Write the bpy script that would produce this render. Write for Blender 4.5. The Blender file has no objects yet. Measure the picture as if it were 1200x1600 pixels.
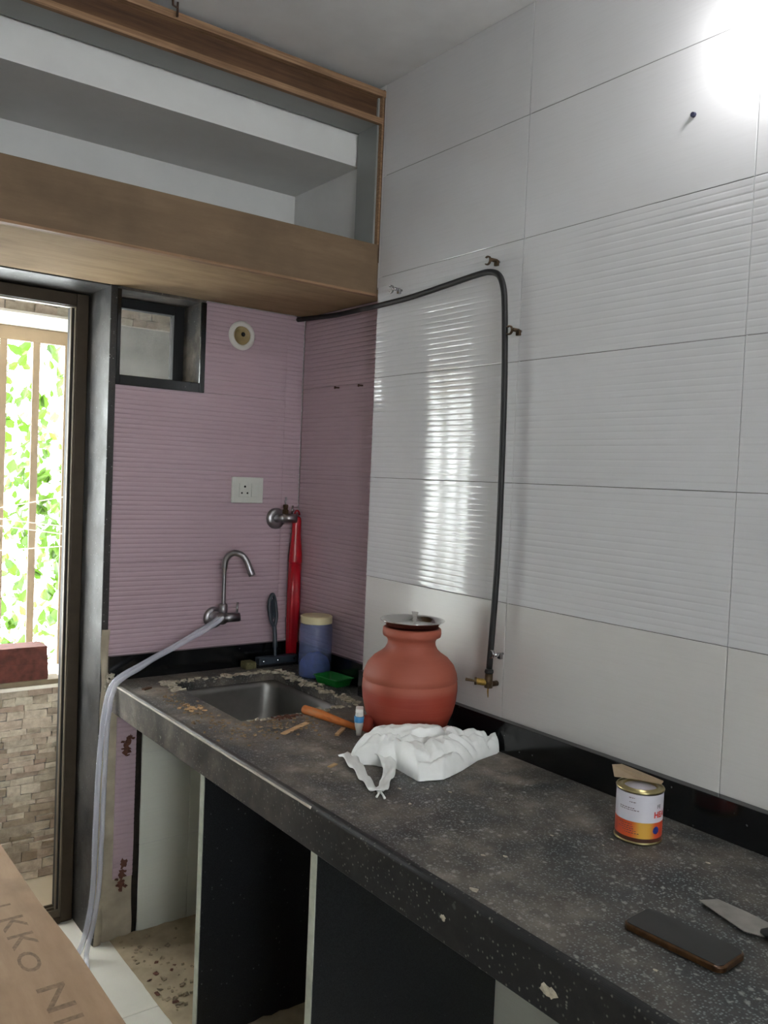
import bpy, bmesh, math, random
from mathutils import Vector, Matrix, noise
random.seed(7)
sc = bpy.context.scene
COL = sc.collection
PI = math.pi

# ------------------------------------------------------------------ camera
cam = bpy.data.cameras.new('camera'); cam_o = bpy.data.objects.new('camera', cam); COL.objects.link(cam_o)
cam.sensor_fit = 'HORIZONTAL'; cam.sensor_width = 36.0; cam.lens = 36.0*1343.8/1200
cam.clip_start = 0.02
_r = Vector((0.79921197, -0.5995907, 0.0418476)); _u = Vector((-0.01002158, 0.05632125, 0.9983624)); _f = Vector((0.60096572, 0.79832256, -0.03900377))
cam_o.matrix_world = Matrix(((_r.x, _u.x, -_f.x, -1.5357), (_r.y, _u.y, -_f.y, -2.6281), (_r.z, _u.z, -_f.z, 1.5034), (0, 0, 0, 1)))
sc.camera = cam_o
# ------------------------------------------------------------------ light
w = bpy.data.worlds.new('sky'); sc.world = w; w.use_nodes = True
w.node_tree.nodes['Background'].inputs[0].default_value = (0.93, 0.97, 1.0, 1)
w.node_tree.nodes['Background'].inputs[1].default_value = 21.0
def area_light(name, loc, target, sx, sy, power, col):
    l = bpy.data.lights.new(name, 'AREA'); l.shape = 'RECTANGLE'; l.size = sx; l.size_y = sy; l.energy = power; l.color = col
    o = bpy.data.objects.new(name, l); COL.objects.link(o); o.location = loc
    o.rotation_euler = (Vector(target)-Vector(loc)).to_track_quat('-Z', 'Y').to_euler(); return o
sc.view_settings.view_transform = 'Standard'
sc.view_settings.look = 'None'
sc.view_settings.exposure = 0.3
sc.view_settings.gamma = 1.0
sc.view_settings.use_curve_mapping = False

# ------------------------------------------------------------------ materials
def lin(c):
    return tuple(((v/255)/12.92 if v/255 <= 0.04045 else ((v/255+0.055)/1.055)**2.4) for v in c)+(1,)
class NT:
    def __init__(s, name):
        s.m = bpy.data.materials.new(name); s.m.use_nodes = True; s.t = s.m.node_tree; s.b = s.t.nodes['Principled BSDF']
    def n(s, typ, **kw):
        nd = s.t.nodes.new(typ)
        for k, v in kw.items():
            if k.startswith('i_'): nd.inputs[int(k[2:]) if k[2:].isdigit() else k[2:].replace('_', ' ')].default_value = v
            else: setattr(nd, k, v)
        return nd
    def l(s, a, b): s.t.links.new(a, b)
    def coord(s, scale=(1, 1, 1)):
        g = s.n('ShaderNodeNewGeometry'); mp = s.n('ShaderNodeMapping'); mp.inputs['Scale'].default_value = scale
        s.l(g.outputs['Position'], mp.inputs['Vector']); return mp.outputs[0]
    def noise(s, v, scale, detail=4, rough=.55):
        nd = s.n('ShaderNodeTexNoise'); nd.inputs['Scale'].default_value = scale; nd.inputs['Detail'].default_value = detail; nd.inputs['Roughness'].default_value = rough
        s.l(v, nd.inputs['Vector']); return nd.outputs['Fac']
    def ramp(s, f, stops):
        r = s.n('ShaderNodeValToRGB'); e = r.color_ramp.elements
        while len(e) < len(stops): e.new(0.5)
        for i, (p, c) in enumerate(stops): e[i].position = p; e[i].color = c if len(c) == 4 else lin(c)
        s.l(f, r.inputs[0]); return r.outputs[0]
    def mix(s, f, a, b, mode='MIX'):
        m = s.n('ShaderNodeMix', data_type='RGBA', blend_type=mode)
        if isinstance(f, (int, float)): m.inputs[0].default_value = f
        else: s.l(f, m.inputs[0])
        for k, x in ((6, a), (7, b)):
            if isinstance(x, tuple): m.inputs[k].default_value = x if len(x) == 4 else lin(x)
            else: s.l(x, m.inputs[k])
        return m.outputs[2]
    def bump(s, h, strength=.3, dist=.002):
        b = s.n('ShaderNodeBump'); b.inputs['Strength'].default_value = strength; b.inputs['Distance'].default_value = dist
        s.l(h, b.inputs['Height']); s.l(b.outputs[0], s.b.inputs['Normal'])
    def base(s, c): 
        if isinstance(c, tuple): s.b.inputs['Base Color'].default_value = c if len(c) == 4 else lin(c)
        else: s.l(c, s.b.inputs['Base Color'])
    def rough(s, r):
        if isinstance(r, (int, float)): s.b.inputs['Roughness'].default_value = r
        else: s.l(r, s.b.inputs['Roughness'])
B4 = (0, 0, 0, 1); W4 = (1, 1, 1, 1)
def simple(name, c, rough=.5, metal=0, var=.12, scale=30, bump=0, trans=0, alpha=1):
    t = NT(name); v = t.coord()
    f = t.noise(v, scale)
    c4 = lin(c); d = tuple(x*(1-var) for x in c4[:3])+(1,); h = tuple(min(1, x*(1+var)) for x in c4[:3])+(1,)
    t.base(t.ramp(f, [(.3, d), (.7, h)])); t.rough(rough); t.b.inputs['Metallic'].default_value = metal
    if bump: t.bump(f, bump)
    if trans: t.b.inputs['Transmission Weight'].default_value = trans
    if alpha < 1: t.b.inputs['Alpha'].default_value = alpha
    return t.m
def grey(v): return (v, v, v, 1)
M = {}
M['paint'] = simple('white_paint', (205, 205, 203), .7, scale=6, var=.05, bump=.05)
M['ceiling'] = simple('ceiling_paint', (206, 206, 206), .85, scale=9, var=.05, bump=.15)
M['plaster'] = simple('rough_plaster', (168, 158, 138), .9, scale=14, var=.2, bump=.6)
M['grout'] = simple('grout', (112, 108, 104), .9)
def tile_mat(name, c, rough, var=.04, dirt=None):
    t = NT(name); v = t.coord()
    f = t.noise(v, 3.0, 3); c4 = lin(c)
    col = t.ramp(f, [(.3, tuple(x*(1-var) for x in c4[:3])+(1,)), (.7, tuple(min(1, x*(1+var)) for x in c4[:3])+(1,))])
    g = t.noise(t.coord((2, 2, 60)), 4, 3)
    col = t.mix(t.ramp(g, [(.45, B4), (.8, grey(.06))]), col, (120, 116, 110))
    t.base(col); t.rough(rough); t.b.inputs['IOR'].default_value = 1.52
    t.bump(t.noise(v, 16, 2), .03, .001)
    return t.m
M['tile'] = tile_mat('white_wall_tile', (196, 196, 197), .06)
M['tile_low'] = tile_mat('plain_white_tile', (196, 194, 190), .2)
M['pink'] = tile_mat('pink_wall_tile', (180, 158, 166), .3)
M['under'] = tile_mat('under_counter_tile', (206, 208, 196), .4)
M['floor'] = simple('floor_tile', (238, 234, 222), .35, scale=5, var=.06)
M['balcony_floor'] = simple('balcony_tile', (215, 198, 172), .5, scale=5, var=.06)
def granite(name, dust, speck=.62, rough=.22, near=.6, hi=(42, 44, 46), sc_=190, sp_c=(150, 152, 150), y0=-1.9):
    t = NT(name); v = t.coord()
    vor = t.n('ShaderNodeTexVoronoi'); vor.inputs['Scale'].default_value = sc_; t.l(v, vor.inputs['Vector'])
    sel = t.ramp(vor.outputs['Color'], [(speck, B4), (speck+.1, W4)])
    core = t.ramp(vor.outputs['Distance'], [(.15, W4), (.5, B4)])
    sp = t.mix(1.0, sel, core, 'MULTIPLY')
    f1 = t.noise(v, 420, 3); base = t.ramp(f1, [(.35, (9, 10, 12)), (.75, hi)])
    col = t.mix(sp, base, sp_c)
    v2 = t.n('ShaderNodeTexVoronoi'); v2.inputs['Scale'].default_value = 62; t.l(t.mix(.02, v, t.noise(v, 60, 3)), v2.inputs['Vector'])
    big = t.mix(1.0, t.ramp(v2.outputs['Color'], [(speck+.16, B4), (speck+.2, W4)]), t.ramp(v2.outputs['Distance'], [(.16, W4), (.34, B4)]), 'MULTIPLY')
    col = t.mix(big, col, (138, 140, 136))
    if dust > 0:
        d = t.noise(t.coord(), 5.5, 9, .68)
        df = t.ramp(d, [(.38, grey(dust*.1)), (.48, grey(dust*.42)), (.62, grey(dust))])
        # sawdust and dirt settle towards the sink, the near end stays wiped
        g = t.n('ShaderNodeNewGeometry'); sx = t.n('ShaderNodeSeparateXYZ'); t.l(g.outputs['Position'], sx.inputs[0])
        mr = t.n('ShaderNodeMapRange'); mr.inputs[1].default_value = y0; mr.inputs[2].default_value = -.7; mr.inputs[3].default_value = near; mr.inputs[4].default_value = 1
        t.l(sx.outputs[1], mr.inputs[0])
        df = t.mix(1.0, df, mr.outputs[0], 'MULTIPLY')
        mx = t.n('ShaderNodeMapRange'); mx.inputs[1].default_value = -.10; mx.inputs[2].default_value = -.06; t.l(sx.outputs[0], mx.inputs[0])
        my = t.n('ShaderNodeMapRange'); my.inputs[1].default_value = -.66; my.inputs[2].default_value = -.5; t.l(sx.outputs[1], my.inputs[0])
        wet = t.n('ShaderNodeMath', operation='MULTIPLY'); t.l(mx.outputs[0], wet.inputs[0]); t.l(my.outputs[0], wet.inputs[1])
        df = t.mix(t.ramp(wet.outputs[0], [(0, B4), (1, grey(.75))]), df, B4)
        dc = t.ramp(t.noise(v, 17, 6), [(.3, (92, 82, 72)), (.55, (134, 124, 112)), (.75, (168, 158, 146))])
        col = t.mix(df, col, dc)
        t.rough(t.ramp(d, [(.36, grey(rough+.12)), (.6, grey(min(.8, rough+.38)))]))
    else: t.rough(rough)
    t.base(col); return t.m
M['granite'] = granite('black_granite_top', 1.0, .44, .3, .42, (50, 58, 62), 215, (128, 136, 138))
M['granite_front'] = granite('black_granite_front', .75, .76, .34, .0, (16, 16, 16), 190, (112, 112, 104), -1.25)
M['granite_clean'] = granite('polished_black_granite', 0, .93, .14, .6, (26, 28, 29))
M['granite_jamb'] = granite('grey_black_granite', .13, .84, .24)
M['granite_panel'] = granite('black_granite_panel', 0, .9, .4)
M['granite_reveal'] = granite('dusty_granite', 1.1, .8, .4)
M['cut_edge'] = simple('sawn_stone_edge', (178, 182, 166), .7, var=.18, scale=30)
def wood(name, cs, rough=.6, axis=(1.2, 30, 30), edge=False):
    t = NT(name); v = t.coord(axis)
    f = t.noise(v, 2.2, 8, .7); col = t.ramp(f, [(.3, cs[0]), (.5, cs[1]), (.72, cs[2])])
    s2 = t.noise(t.coord(), 3.5, 5); col = t.mix(t.ramp(s2, [(.5, B4), (.75, grey(.55))]), col, tuple(int(x*.62) for x in cs[0]))
    t.base(col); t.rough(rough); t.b.inputs['Specular IOR Level'].default_value = .25; t.bump(f, .15, .001); return t.m
M['ply_face'] = wood('plywood_face', [(102, 84, 66), (110, 91, 71), (120, 100, 79)], .75, (1.5, 9, 9))
M['ply_under'] = wood('plywood_underside', [(138, 116, 88), (152, 128, 98), (164, 140, 108)], .9, (1.5, 9, 9))
M['ply_edge'] = wood('plywood_edge', [(104, 78, 58), (138, 108, 82), (164, 134, 104)], .7, (2, 60, 90))
M['ply_board'] = wood('loose_plywood', [(164, 134, 104), (178, 148, 118), (190, 162, 130)], .8, (6, 1, 6))
M['ply_dark'] = wood('dark_wood', [(62, 42, 30), (84, 60, 42), (104, 76, 54)])
M['laminate'] = simple('shaded_white_laminate', (132, 134, 132), .5, scale=8, var=.05)  # white laminate whose shade is put into the grey base colour
M['print'] = simple('faded_black_print', (138, 112, 86), .8, var=.3, scale=120)
M['frame'] = simple('bronze_aluminium', (72, 62, 50), .42, metal=.5, var=.1)
M['frame_line'] = simple('aluminium_lip', (96, 86, 70), .6)
M['black_frame'] = simple('black_painted_frame', (10, 12, 14), .65)
M['black_rubber'] = simple('black_hose_rubber', (7, 7, 8), .55)
M['brass'] = simple('old_brass', (150, 122, 62), .35, metal=.9, var=.25, scale=200)
M['brass_dark'] = simple('tarnished_brass', (78, 62, 44), .5, metal=.7, var=.3, scale=200)
M['chrome'] = simple('chrome', (170, 168, 170), .16, metal=1, var=.04)
M['dark_chrome'] = simple('worn_chrome', (150, 148, 150), .34, metal=1, var=.1)
M['steel'] = simple('stainless_steel', (132, 131, 128), .42, metal=1, var=.06)
M['steel_shiny'] = simple('polished_steel', (205, 203, 200), .14, metal=1, var=.04)
M['blade'] = simple('scraper_steel', (176, 172, 166), .38, metal=1, var=.2, scale=25)
t = NT('terracotta'); v = t.coord()
f = t.noise(v, 8, 5); zc = t.noise(t.coord((3, 3, 90)), 2, 3)
col = t.ramp(f, [(.3, (138, 50, 36)), (.7, (152, 60, 44))]); col = t.mix(t.ramp(zc, [(.4, B4), (.7, grey(.3))]), col, (158, 80, 62))
g = t.n('ShaderNodeNewGeometry'); sx = t.n('ShaderNodeSeparateXYZ'); t.l(g.outputs['Position'], sx.inputs[0])
mr = t.n('ShaderNodeMapRange'); mr.inputs[1].default_value = .965; mr.inputs[2].default_value = .985; t.l(sx.outputs[2], mr.inputs[0])
col = t.mix(mr.outputs[0], col, t.mix(.5, col, (170, 104, 84)))
t.base(col); t.rough(.6); t.b.inputs['Specular IOR Level'].default_value = .35; t.bump(zc, .15, .001); M['clay'] = t.m
M['red'] = simple('red_plastic', (168, 14, 30), .3, var=.15, scale=12)
M['white_plastic'] = simple('white_plastic', (214, 212, 205), .4, var=.04)
M['socket'] = simple('socket_plastic', (200, 202, 194), .35, var=.03)
M['hole'] = simple('dark_hole', (12, 12, 12), .8)
M['cream_plastic'] = simple('cream_lid_plastic', (214, 202, 160), .45, var=.06)
M['cup'] = simple('yellowed_pvc', (150, 132, 92), .5, var=.15)
M['blue'] = simple('sky_blue_plastic', (64, 140, 196), .4)
M['green'] = simple('green_plastic', (24, 122, 52), .4)
M['wiper'] = simple('grey_blue_plastic', (46, 54, 62), .35)
M['powder'] = simple('blue_powder', (52, 88, 176), .8, var=.3, scale=60)
M['sponge'] = simple('olive_sponge', (96, 92, 60), .9, var=.3, scale=150, bump=.5)
M['stick'] = wood('orange_wood', [(150, 84, 38), (196, 112, 52), (170, 120, 78)], .6, (30, 4, 30))
M['sliver'] = wood('pale_wood_sliver', [(170, 136, 96), (196, 162, 120), (210, 178, 138)], .7)
M['rubble'] = simple('cement_rubble', (150, 136, 112), .95, var=.5, scale=70, bump=.6)
M['whitish'] = simple('dried_white_cement', (172, 164, 146), .9, var=.4, scale=90, bump=.5)
M['brick_red'] = simple('red_brick', (84, 42, 34), .9, var=.35, scale=40, bump=.8)
M['brick_dust'] = simple('brick_crumbs', (96, 60, 46), .9, var=.3, scale=60)
M['sawdust'] = simple('sawdust', (134, 114, 88), .95, var=.35, scale=90, bump=.6)
M['bars'] = simple('cream_painted_steel', (138, 120, 96), .5, var=.06)
M['soffit'] = simple('cream_soffit', (226, 218, 204), .8, var=.04)
M['cord'] = simple('white_cord', (226, 216, 200), .6)
M['paper_white'] = simple('tin_white', (196, 192, 200), .35, var=.04)
M['phone_glass'] = simple('phone_screen', (20, 21, 22), .3, var=.1)
M['phone_edge'] = simple('phone_case_edge', (74, 50, 28), .3, metal=.5, var=.4, scale=60)
M['tin'] = simple('tin_rim', (168, 156, 112), .3, metal=.9)
M['rust'] = simple('rusty_steel', (84, 62, 50), .8, metal=.3, var=.3, scale=60)
M['floor_dirt'] = simple('dusty_dirty_floor', (178, 162, 134), .9, var=.22, scale=12, bump=.4)
t = NT('stacked_stone'); oi = t.n('ShaderNodeObjectInfo'); v = t.coord()
c1 = t.ramp(oi.outputs['Random'], [(0, (164, 146, 124)), (.25, (200, 188, 168)), (.5, (226, 214, 194)), (.75, (184, 162, 144)), (1, (214, 206, 186))])
c2 = t.mix(t.ramp(t.noise(v, 25, 6, .7), [(.35, B4), (.7, grey(.6))]), c1, (112, 94, 78))
t.base(c2); t.rough(.9); t.bump(t.noise(v, 60, 6), .5, .003); M['stone'] = t.m
def glassy(name, c, alpha, rough=.1, mixw=None):
    m = bpy.data.materials.new(name); m.use_nodes = True; tr = m.node_tree
    b = tr.nodes['Principled BSDF']; b.inputs['Base Color'].default_value = lin(c); b.inputs['Roughness'].default_value = rough; b.inputs['Alpha'].default_value = alpha
    b.inputs['Specular IOR Level'].default_value = .6
    return m
M['hose'] = glassy('clear_vinyl', (226, 228, 240), .42, .1)
M['jar'] = glassy('frosted_jar_plastic', (110, 124, 168), .55, .22)
t = NT('clouded_glass'); v = t.coord(); t.base(t.ramp(t.noise(v, 22, 6), [(.35, (150, 150, 150)), (.7, (200, 200, 198))])); t.rough(.25); t.b.inputs['Alpha'].default_value = .22; M['pane'] = t.m
t = NT('thin_white_plastic'); v = t.coord(); t.base(t.ramp(t.noise(v, 20, 3), [(.3, (232, 234, 230)), (.7, (244, 245, 242))])); t.rough(.42)
t.b.inputs['Subsurface Weight'].default_value = .0
M['bag'] = t.m
t = NT('leaf_green'); oi = t.n('ShaderNodeNewGeometry')
t.base(t.ramp(oi.outputs['Random Per Island'], [(0, (34, 58, 14)), (.5, (54, 80, 24)), (1, (74, 98, 36))])); t.rough(.5)
ts = t.n('ShaderNodeBsdfTranslucent'); ts.inputs[0].default_value = lin((66, 94, 22)); ms = t.n('ShaderNodeMixShader'); ms.inputs[0].default_value = .5
t.l(t.b.outputs[0], ms.inputs[1]); t.l(ts.outputs[0], ms.inputs[2]); t.l(ms.outputs[0], t.t.nodes['Material Output'].inputs[0]); M['leaf'] = t.m
def emit(name, c, s):
    m = bpy.data.materials.new(name); m.use_nodes = True; b = m.node_tree.nodes['Principled BSDF']
    b.inputs['Base Color'].default_value = W4; b.inputs['Emission Color'].default_value = c; b.inputs['Emission Strength'].default_value = s; return m
M['lamp'] = emit('lit_lamp_dome', (1, 1, 1, 1), 165)

# ------------------------------------------------------------------ mesh helpers
def box(bm, x0, x1, y0, y1, z0, z1):
    vs = [bm.verts.new((x, y, z)) for x in (x0, x1) for y in (y0, y1) for z in (z0, z1)]
    for f in ((0, 1, 3, 2), (4, 6, 7, 5), (0, 4, 5, 1), (2, 3, 7, 6), (0, 2, 6, 4), (1, 5, 7, 3)):
        bm.faces.new([vs[i] for i in f])
    return vs
def obj(name, bm, mat, parent=None, smooth=False, bevel=0, kind=None, label=None, seg=2, wn=True):
    bmesh.ops.recalc_face_normals(bm, faces=bm.faces)
    me = bpy.data.meshes.new(name); bm.to_mesh(me); bm.free()
    ms = mat if isinstance(mat, (list, tuple)) else [mat]
    for m in ms: me.materials.append(m)
    if smooth:
        for p in me.polygons: p.use_smooth = True
    o = bpy.data.objects.new(name, me); COL.objects.link(o)
    if parent: o.parent = parent; o.matrix_parent_inverse = parent.matrix_world.inverted() if False else Matrix.Translation(-parent.location) if parent.type == 'EMPTY' else Matrix.Identity(4)
    if bevel:
        md = o.modifiers.new('bevel', 'BEVEL'); md.width = bevel; md.segments = seg; md.limit_method = 'ANGLE'; md.angle_limit = .7
    if kind: o['kind'] = kind
    if label: o['label'] = label
    return o
def boxes(name, lst, mat, parent=None, **k):
    bm = bmesh.new()
    for b in lst: box(bm, *b)
    return obj(name, bm, mat, parent, **k)
def thing(name, label, cat, loc, group=None):
    o = bpy.data.objects.new(name, None); o.empty_display_size = .05; COL.objects.link(o); o.location = loc
    o['label'] = label; o['category'] = cat
    if group: o['group'] = group
    return o
def tag(o, label, cat, group=None, kind=None):
    o['label'] = label; o['category'] = cat
    if group: o['group'] = group
    if kind: o['kind'] = kind
    return o
def lathe(bm, prof, c=(0, 0, 0), n=48, axis='Z', cap0=True, cap1=True, rot=None):
    rings = []
    for r, h in prof:
        ring = []
        for i in range(n):
            a = 2*PI*i/n; p = Vector((r*math.cos(a), r*math.sin(a), h))
            if rot is not None: p = rot @ p
            ring.append(bm.verts.new(p+Vector(c)))
        rings.append(ring)
    for a, b in zip(rings, rings[1:]):
        for i in range(n): bm.faces.new((a[i], a[(i+1) % n], b[(i+1) % n], b[i]))
    if cap0: bm.faces.new(list(reversed(rings[0])))
    if cap1: bm.faces.new(rings[-1])
def rot_to(d): return Vector((0, 0, 1)).rotation_difference(Vector(d).normalized()).to_matrix()
def smooth_path(pts, sub=8):
    P = [Vector(p) for p in pts]; out = []
    for i in range(len(P)-1):
        p0 = P[max(i-1, 0)]; p1 = P[i]; p2 = P[i+1]; p3 = P[min(i+2, len(P)-1)]
        for k in range(sub):
            t = k/sub
            out.append(.5*((2*p1)+(-p0+p2)*t+(2*p0-5*p1+4*p2-p3)*t*t+(-p0+3*p1-3*p2+p3)*t**3))
    out.append(P[-1]); return out
def tube(bm, pts, r, n=12, caps=True, sq=None):
    pts = [Vector(p) for p in pts]; rings = []
    up = None
    for i, p in enumerate(pts):
        d = (pts[min(i+1, len(pts)-1)]-pts[max(i-1, 0)]).normalized()
        if up is None:
            up = Vector((0, 0, 1)) if abs(d.z) < .9 else Vector((1, 0, 0))
        s = d.cross(up).normalized(); up = s.cross(d).normalized()
        rr = r[i] if isinstance(r, (list, tuple)) else r
        k = sq or (1, 1)
        rings.append([bm.verts.new(p+s*math.cos(2*PI*j/n)*rr*k[0]+up*math.sin(2*PI*j/n)*rr*k[1]) for j in range(n)])
    for a, b in zip(rings, rings[1:]):
        for j in range(n): bm.faces.new((a[j], a[(j+1) % n], b[(j+1) % n], b[j]))
    if caps: bm.faces.new(rings[0]); bm.faces.new(list(reversed(rings[-1])))
def chunk(bm, c, s, flat=1.0):
    pts = []
    for k in range(3):
        pass
    m = Matrix.Rotation(random.uniform(0, 2*PI), 3, 'Z') @ Matrix.Rotation(random.uniform(-.4, .4), 3, 'X')
    vs = []
    for x in (-1, 1):
        for y in (-1, 1):
            for z in (0, 1):
                p = Vector((x*s*random.uniform(.5, 1.1), y*s*random.uniform(.3, .9), z*s*flat*random.uniform(.6, 1.2)))
                vs.append(bm.verts.new(m @ p+Vector(c)))
    for f in ((0, 1, 3, 2), (4, 6, 7, 5), (0, 4, 5, 1), (2, 3, 7, 6), (0, 2, 6, 4), (1, 5, 7, 3)):
        bm.faces.new([vs[i] for i in f])

# ------------------------------------------------------------------ tiles
def rib_profile(z0, z1, phase0, deep=0):
    """heights of a ribbed glaze: 15 mm flat ribs between narrow grooves, locked to the tile"""
    p = .015; zs = set([z0, z1])
    k = math.floor((z0-phase0)/p)
    while phase0+k*p < z1+p:
        for t in (0, .07, .14, .32, .5, .68, .86, .93):
            z = phase0+(k+t)*p
            if z0 < z < z1: zs.add(z)
        k += 1
    out = []
    for z in sorted(zs):
        t = ((z-phase0)/p) % 1.0
        if t < .07 or t > .93: h = -.0016 if deep else -.0004
        elif t < .14 or t > .86: h = -.0006 if deep else -.0001
        else: h = (.0004 if deep else .00008)*(1-((t-.5)/.36)**2)
        out.append((z, h))
    return out
def tile_bm(u0, u1, z0, z1, ribbed, phase0, g=.0006, deep=0):
    """tile in (u, z); outward depth d along +third axis"""
    bm = bmesh.new(); u0 += g; u1 -= g; z0 += g; z1 -= g
    pr = rib_profile(z0, z1, phase0, deep) if ribbed else [(z0, 0), (z1, 0)]
    e = .0012; rows = []
    for i, (z, h) in enumerate(pr):
        dz = e if (i == 0) else (-e if i == len(pr)-1 else 0)
        if i in (0, len(pr)-1): rows.append([(u0, z, -.007), (u0, z, -.0008), (u0+.0003, z, -.0006), (u1-.0003, z, -.0006), (u1, z, -.0008), (u1, z, -.007)])
        else: rows.append([(u0, z, -.007), (u0, z, h-.0002), (u0+.0003, z, h), (u1-.0003, z, h), (u1, z, h-.0002), (u1, z, -.007)])
    if not ribbed: rows = [rows[0], [(u0, z0+e, -.007), (u0, z0+e, -e), (u0+e, z0+e, 0), (u1-e, z0+e, 0), (u1, z0+e, -e), (u1, z0+e, -.007)],
                           [(u0, z1-e, -.007), (u0, z1-e, -e), (u0+e, z1-e, 0), (u1-e, z1-e, 0), (u1, z1-e, -e), (u1, z1-e, -.007)], rows[-1]]
    vr = [[bm.verts.new(c) for c in r] for r in rows]
    for a, b in zip(vr, vr[1:]):
        for j in range(5): bm.faces.new((a[j], a[j+1], b[j+1], b[j]))
    return bm
def place_tile(parent, plane, val, u0, u1, z0, z1, mat, ribbed, phase0, tilt=True):
    pk = mat is M['pink']; bm = tile_bm(u0, u1, z0, z1, ribbed, phase0, .0002 if pk else .0006, pk)
    cu, cz = (u0+u1)/2, (z0+z1)/2
    a = random.uniform(-.0012, .0012) if tilt else 0; b = random.uniform(-.0012, .0012) if tilt else 0
    for v_ in bm.verts:
        u, z, d = v_.co; d += (u-cu)*a+(z-cz)*b
        v_.co = (val-d, u, z) if plane == 'x' else (u, val-d, z)
    if plane == 'x': bmesh.ops.reverse_faces(bm, faces=bm.faces)
    me = bpy.data.meshes.new('tile')
    bmesh.ops.recalc_face_normals(bm, faces=bm.faces)
    # open shell: make the front face look into the room
    ax = 0 if plane == 'x' else 1
    fr = max(bm.faces, key=lambda q: q.calc_area())
    if fr.normal[ax] > 0: bmesh.ops.reverse_faces(bm, faces=bm.faces)
    bm.to_mesh(me); bm.free(); me.materials.append(mat)
    if ribbed:
        for p in me.polygons: p.use_smooth = True
        # keep the rims crisp: every edge off the flat run of the ribs is sharp
        at = me.attributes.new('sharp_edge', 'BOOLEAN', 'EDGE'); iu = 1 if plane == 'x' else 0
        for e in me.edges:
            p0, p1 = (me.vertices[k].co for k in e.vertices)
            along = abs(p0[iu]-p1[iu]) < 1e-5 and abs(p0[2]-p1[2]) > 1e-5
            if along or min(p0[2], p1[2]) < z0+.0035 or max(p0[2], p1[2]) > z1-.0035: at.data[e.index].value = True
    o = bpy.data.objects.new('tile', me); COL.objects.link(o); o.parent = parent
    return o

ROWS = [(-.295, .005), (.005, .285), (.285, .585), (.585, .905), (.905, 1.205), (1.205, 1.505), (1.505, 1.805), (1.805, 2.105), (2.105, 2.405), (2.405, 2.676)]
H = 2.676; CZ = .84
# ------------------------------------------------------------------ setting
wr = boxes('wall_right', [(.0085, .3, -4.6, -.52, 0, H), (.0685, .3, -.52, .25, 0, 2.076), (0, .3, -.515, .25, 2.076, H)], M['grout'], kind='structure')
wr.data.materials.append(M['paint'])
for p in wr.data.polygons:
    if p.index >= 12: p.material_index = 1
YS = [-.5116-.6*i for i in range(7)]
for z0, z1 in ROWS[1:]:
    rib = 1.2 < z0 < 2.0
    for a, b in zip(YS, YS[1:]):
        place_tile(wr, 'x', 0, b, a, z0, z1, M['under'] if z1 < .6 else (M['tile'] if rib or z0 > 2 else M['tile_low']), rib, 1.205)
for z0, z1 in ROWS[4:8]:
    z1 = min(z1, 2.0565)
    place_tile(wr, 'x', .06, -.518, -.002, z0, z1, M['pink'], True, 1.205)
for z0, z1 in ROWS[1:4]:
    place_tile(wr, 'x', .06, -.518, -.002, z0, min(z1, .8), M['under'], False, 0)
wb = boxes('wall_back', [(-.611, .3, .0085, .25, 0, 1.757), (-.317, .3, .0085, .25, 1.757, 2.05), (-2.7, .3, 0, .25, 2.076, H), (-2.7, -1.14, 0, .25, 0, 2.076), (-.317, .06, .0085, .25, 2.05, 2.076)], M['paint'], kind='structure')
for z0, z1 in ROWS[4:8]:
    z1 = min(z1, 2.0565)
    if z1 <= 1.6: place_tile(wb, 'y', 0, -.611, -.01, z0, z1, M['pink'], True, 1.205)
    elif z0 < 1.6:
        place_tile(wb, 'y', 0, -.611, -.01, z0, 1.7585, M['pink'], True, 1.205, False)
        place_tile(wb, 'y', 0, -.318, -.01, 1.7585, z1, M['pink'], True, 1.205, False)
    else: place_tile(wb, 'y', 0, -.318, -.01, z0, z1, M['pink'], True, 1.205, False)
    place_tile(wb, 'y', 0, -.01, .058, z0, z1, M['pink'], True, 1.205, False)
# under the counter: rough pink strip, chipped gap and pale tiles
for z0, z1 in ((.0, .29), (.29, .588), (.588, .74)):
    place_tile(wb, 'y', .002, -.488, -.317, z0, z1, M['under'], False, 0)
    place_tile(wb, 'y', .002, -.317, .055, z0, z1, M['under'], False, 0)
bm = bmesh.new()
def rough_strip(bm, xa, xb, za, zb, y, amp, n=40, m=4):
    g = []
    for i in range(n+1):
        z = za+(zb-za)*i/n
        l = xa+amp*noise.noise((z*9, xa*30, 1)); r = xb+amp*noise.noise((z*9, xb*30, 5))
        g.append([bm.verts.new((l+(r-l)*j/m, y-(0 if j in (0, m) else .004+.003*noise.noise((z*14, j, 2))), z)) for j in range(m+1)])
    for a, b in zip(g, g[1:]):
        for j in range(m): bm.faces.new((a[j], a[j+1], b[j+1], b[j]))
rough_strip(bm, -.617, -.508, .002, .745, .0, .006)
obj('plaster_strip', bm, M['plaster'], wb, smooth=True)
pt = place_tile(wb, 'y', -.0085, -.576, -.512, .2, .72, M['pink'], True, .205, False); pt.name = 'cut_tile'
bm = bmesh.new()
for z, x in ((.64, -.535), (.625, -.55), (.6, -.54), (.215, -.55), (.17, -.545), (.19, -.552)):
    for _ in range(4): chunk(bm, (x+random.uniform(-.012, .012), -.011, z+random.uniform(-.014, .014)), .006, .8)
for z, x in ((.64, -.537), (.612, -.545), (.215, -.548), (.18, -.55), (.245, -.543)):
    n_ = 16; cv = bm.verts.new((x, -.0108, z)); ring = [bm.verts.new((x+random.uniform(.006, .016)*math.cos(2*PI*i/n_), -.0102, z+random.uniform(.010, .024)*math.sin(2*PI*i/n_))) for i in range(n_)]
    for i in range(n_): bm.faces.new((cv, ring[i], ring[(i+1) % n_]))
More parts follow.
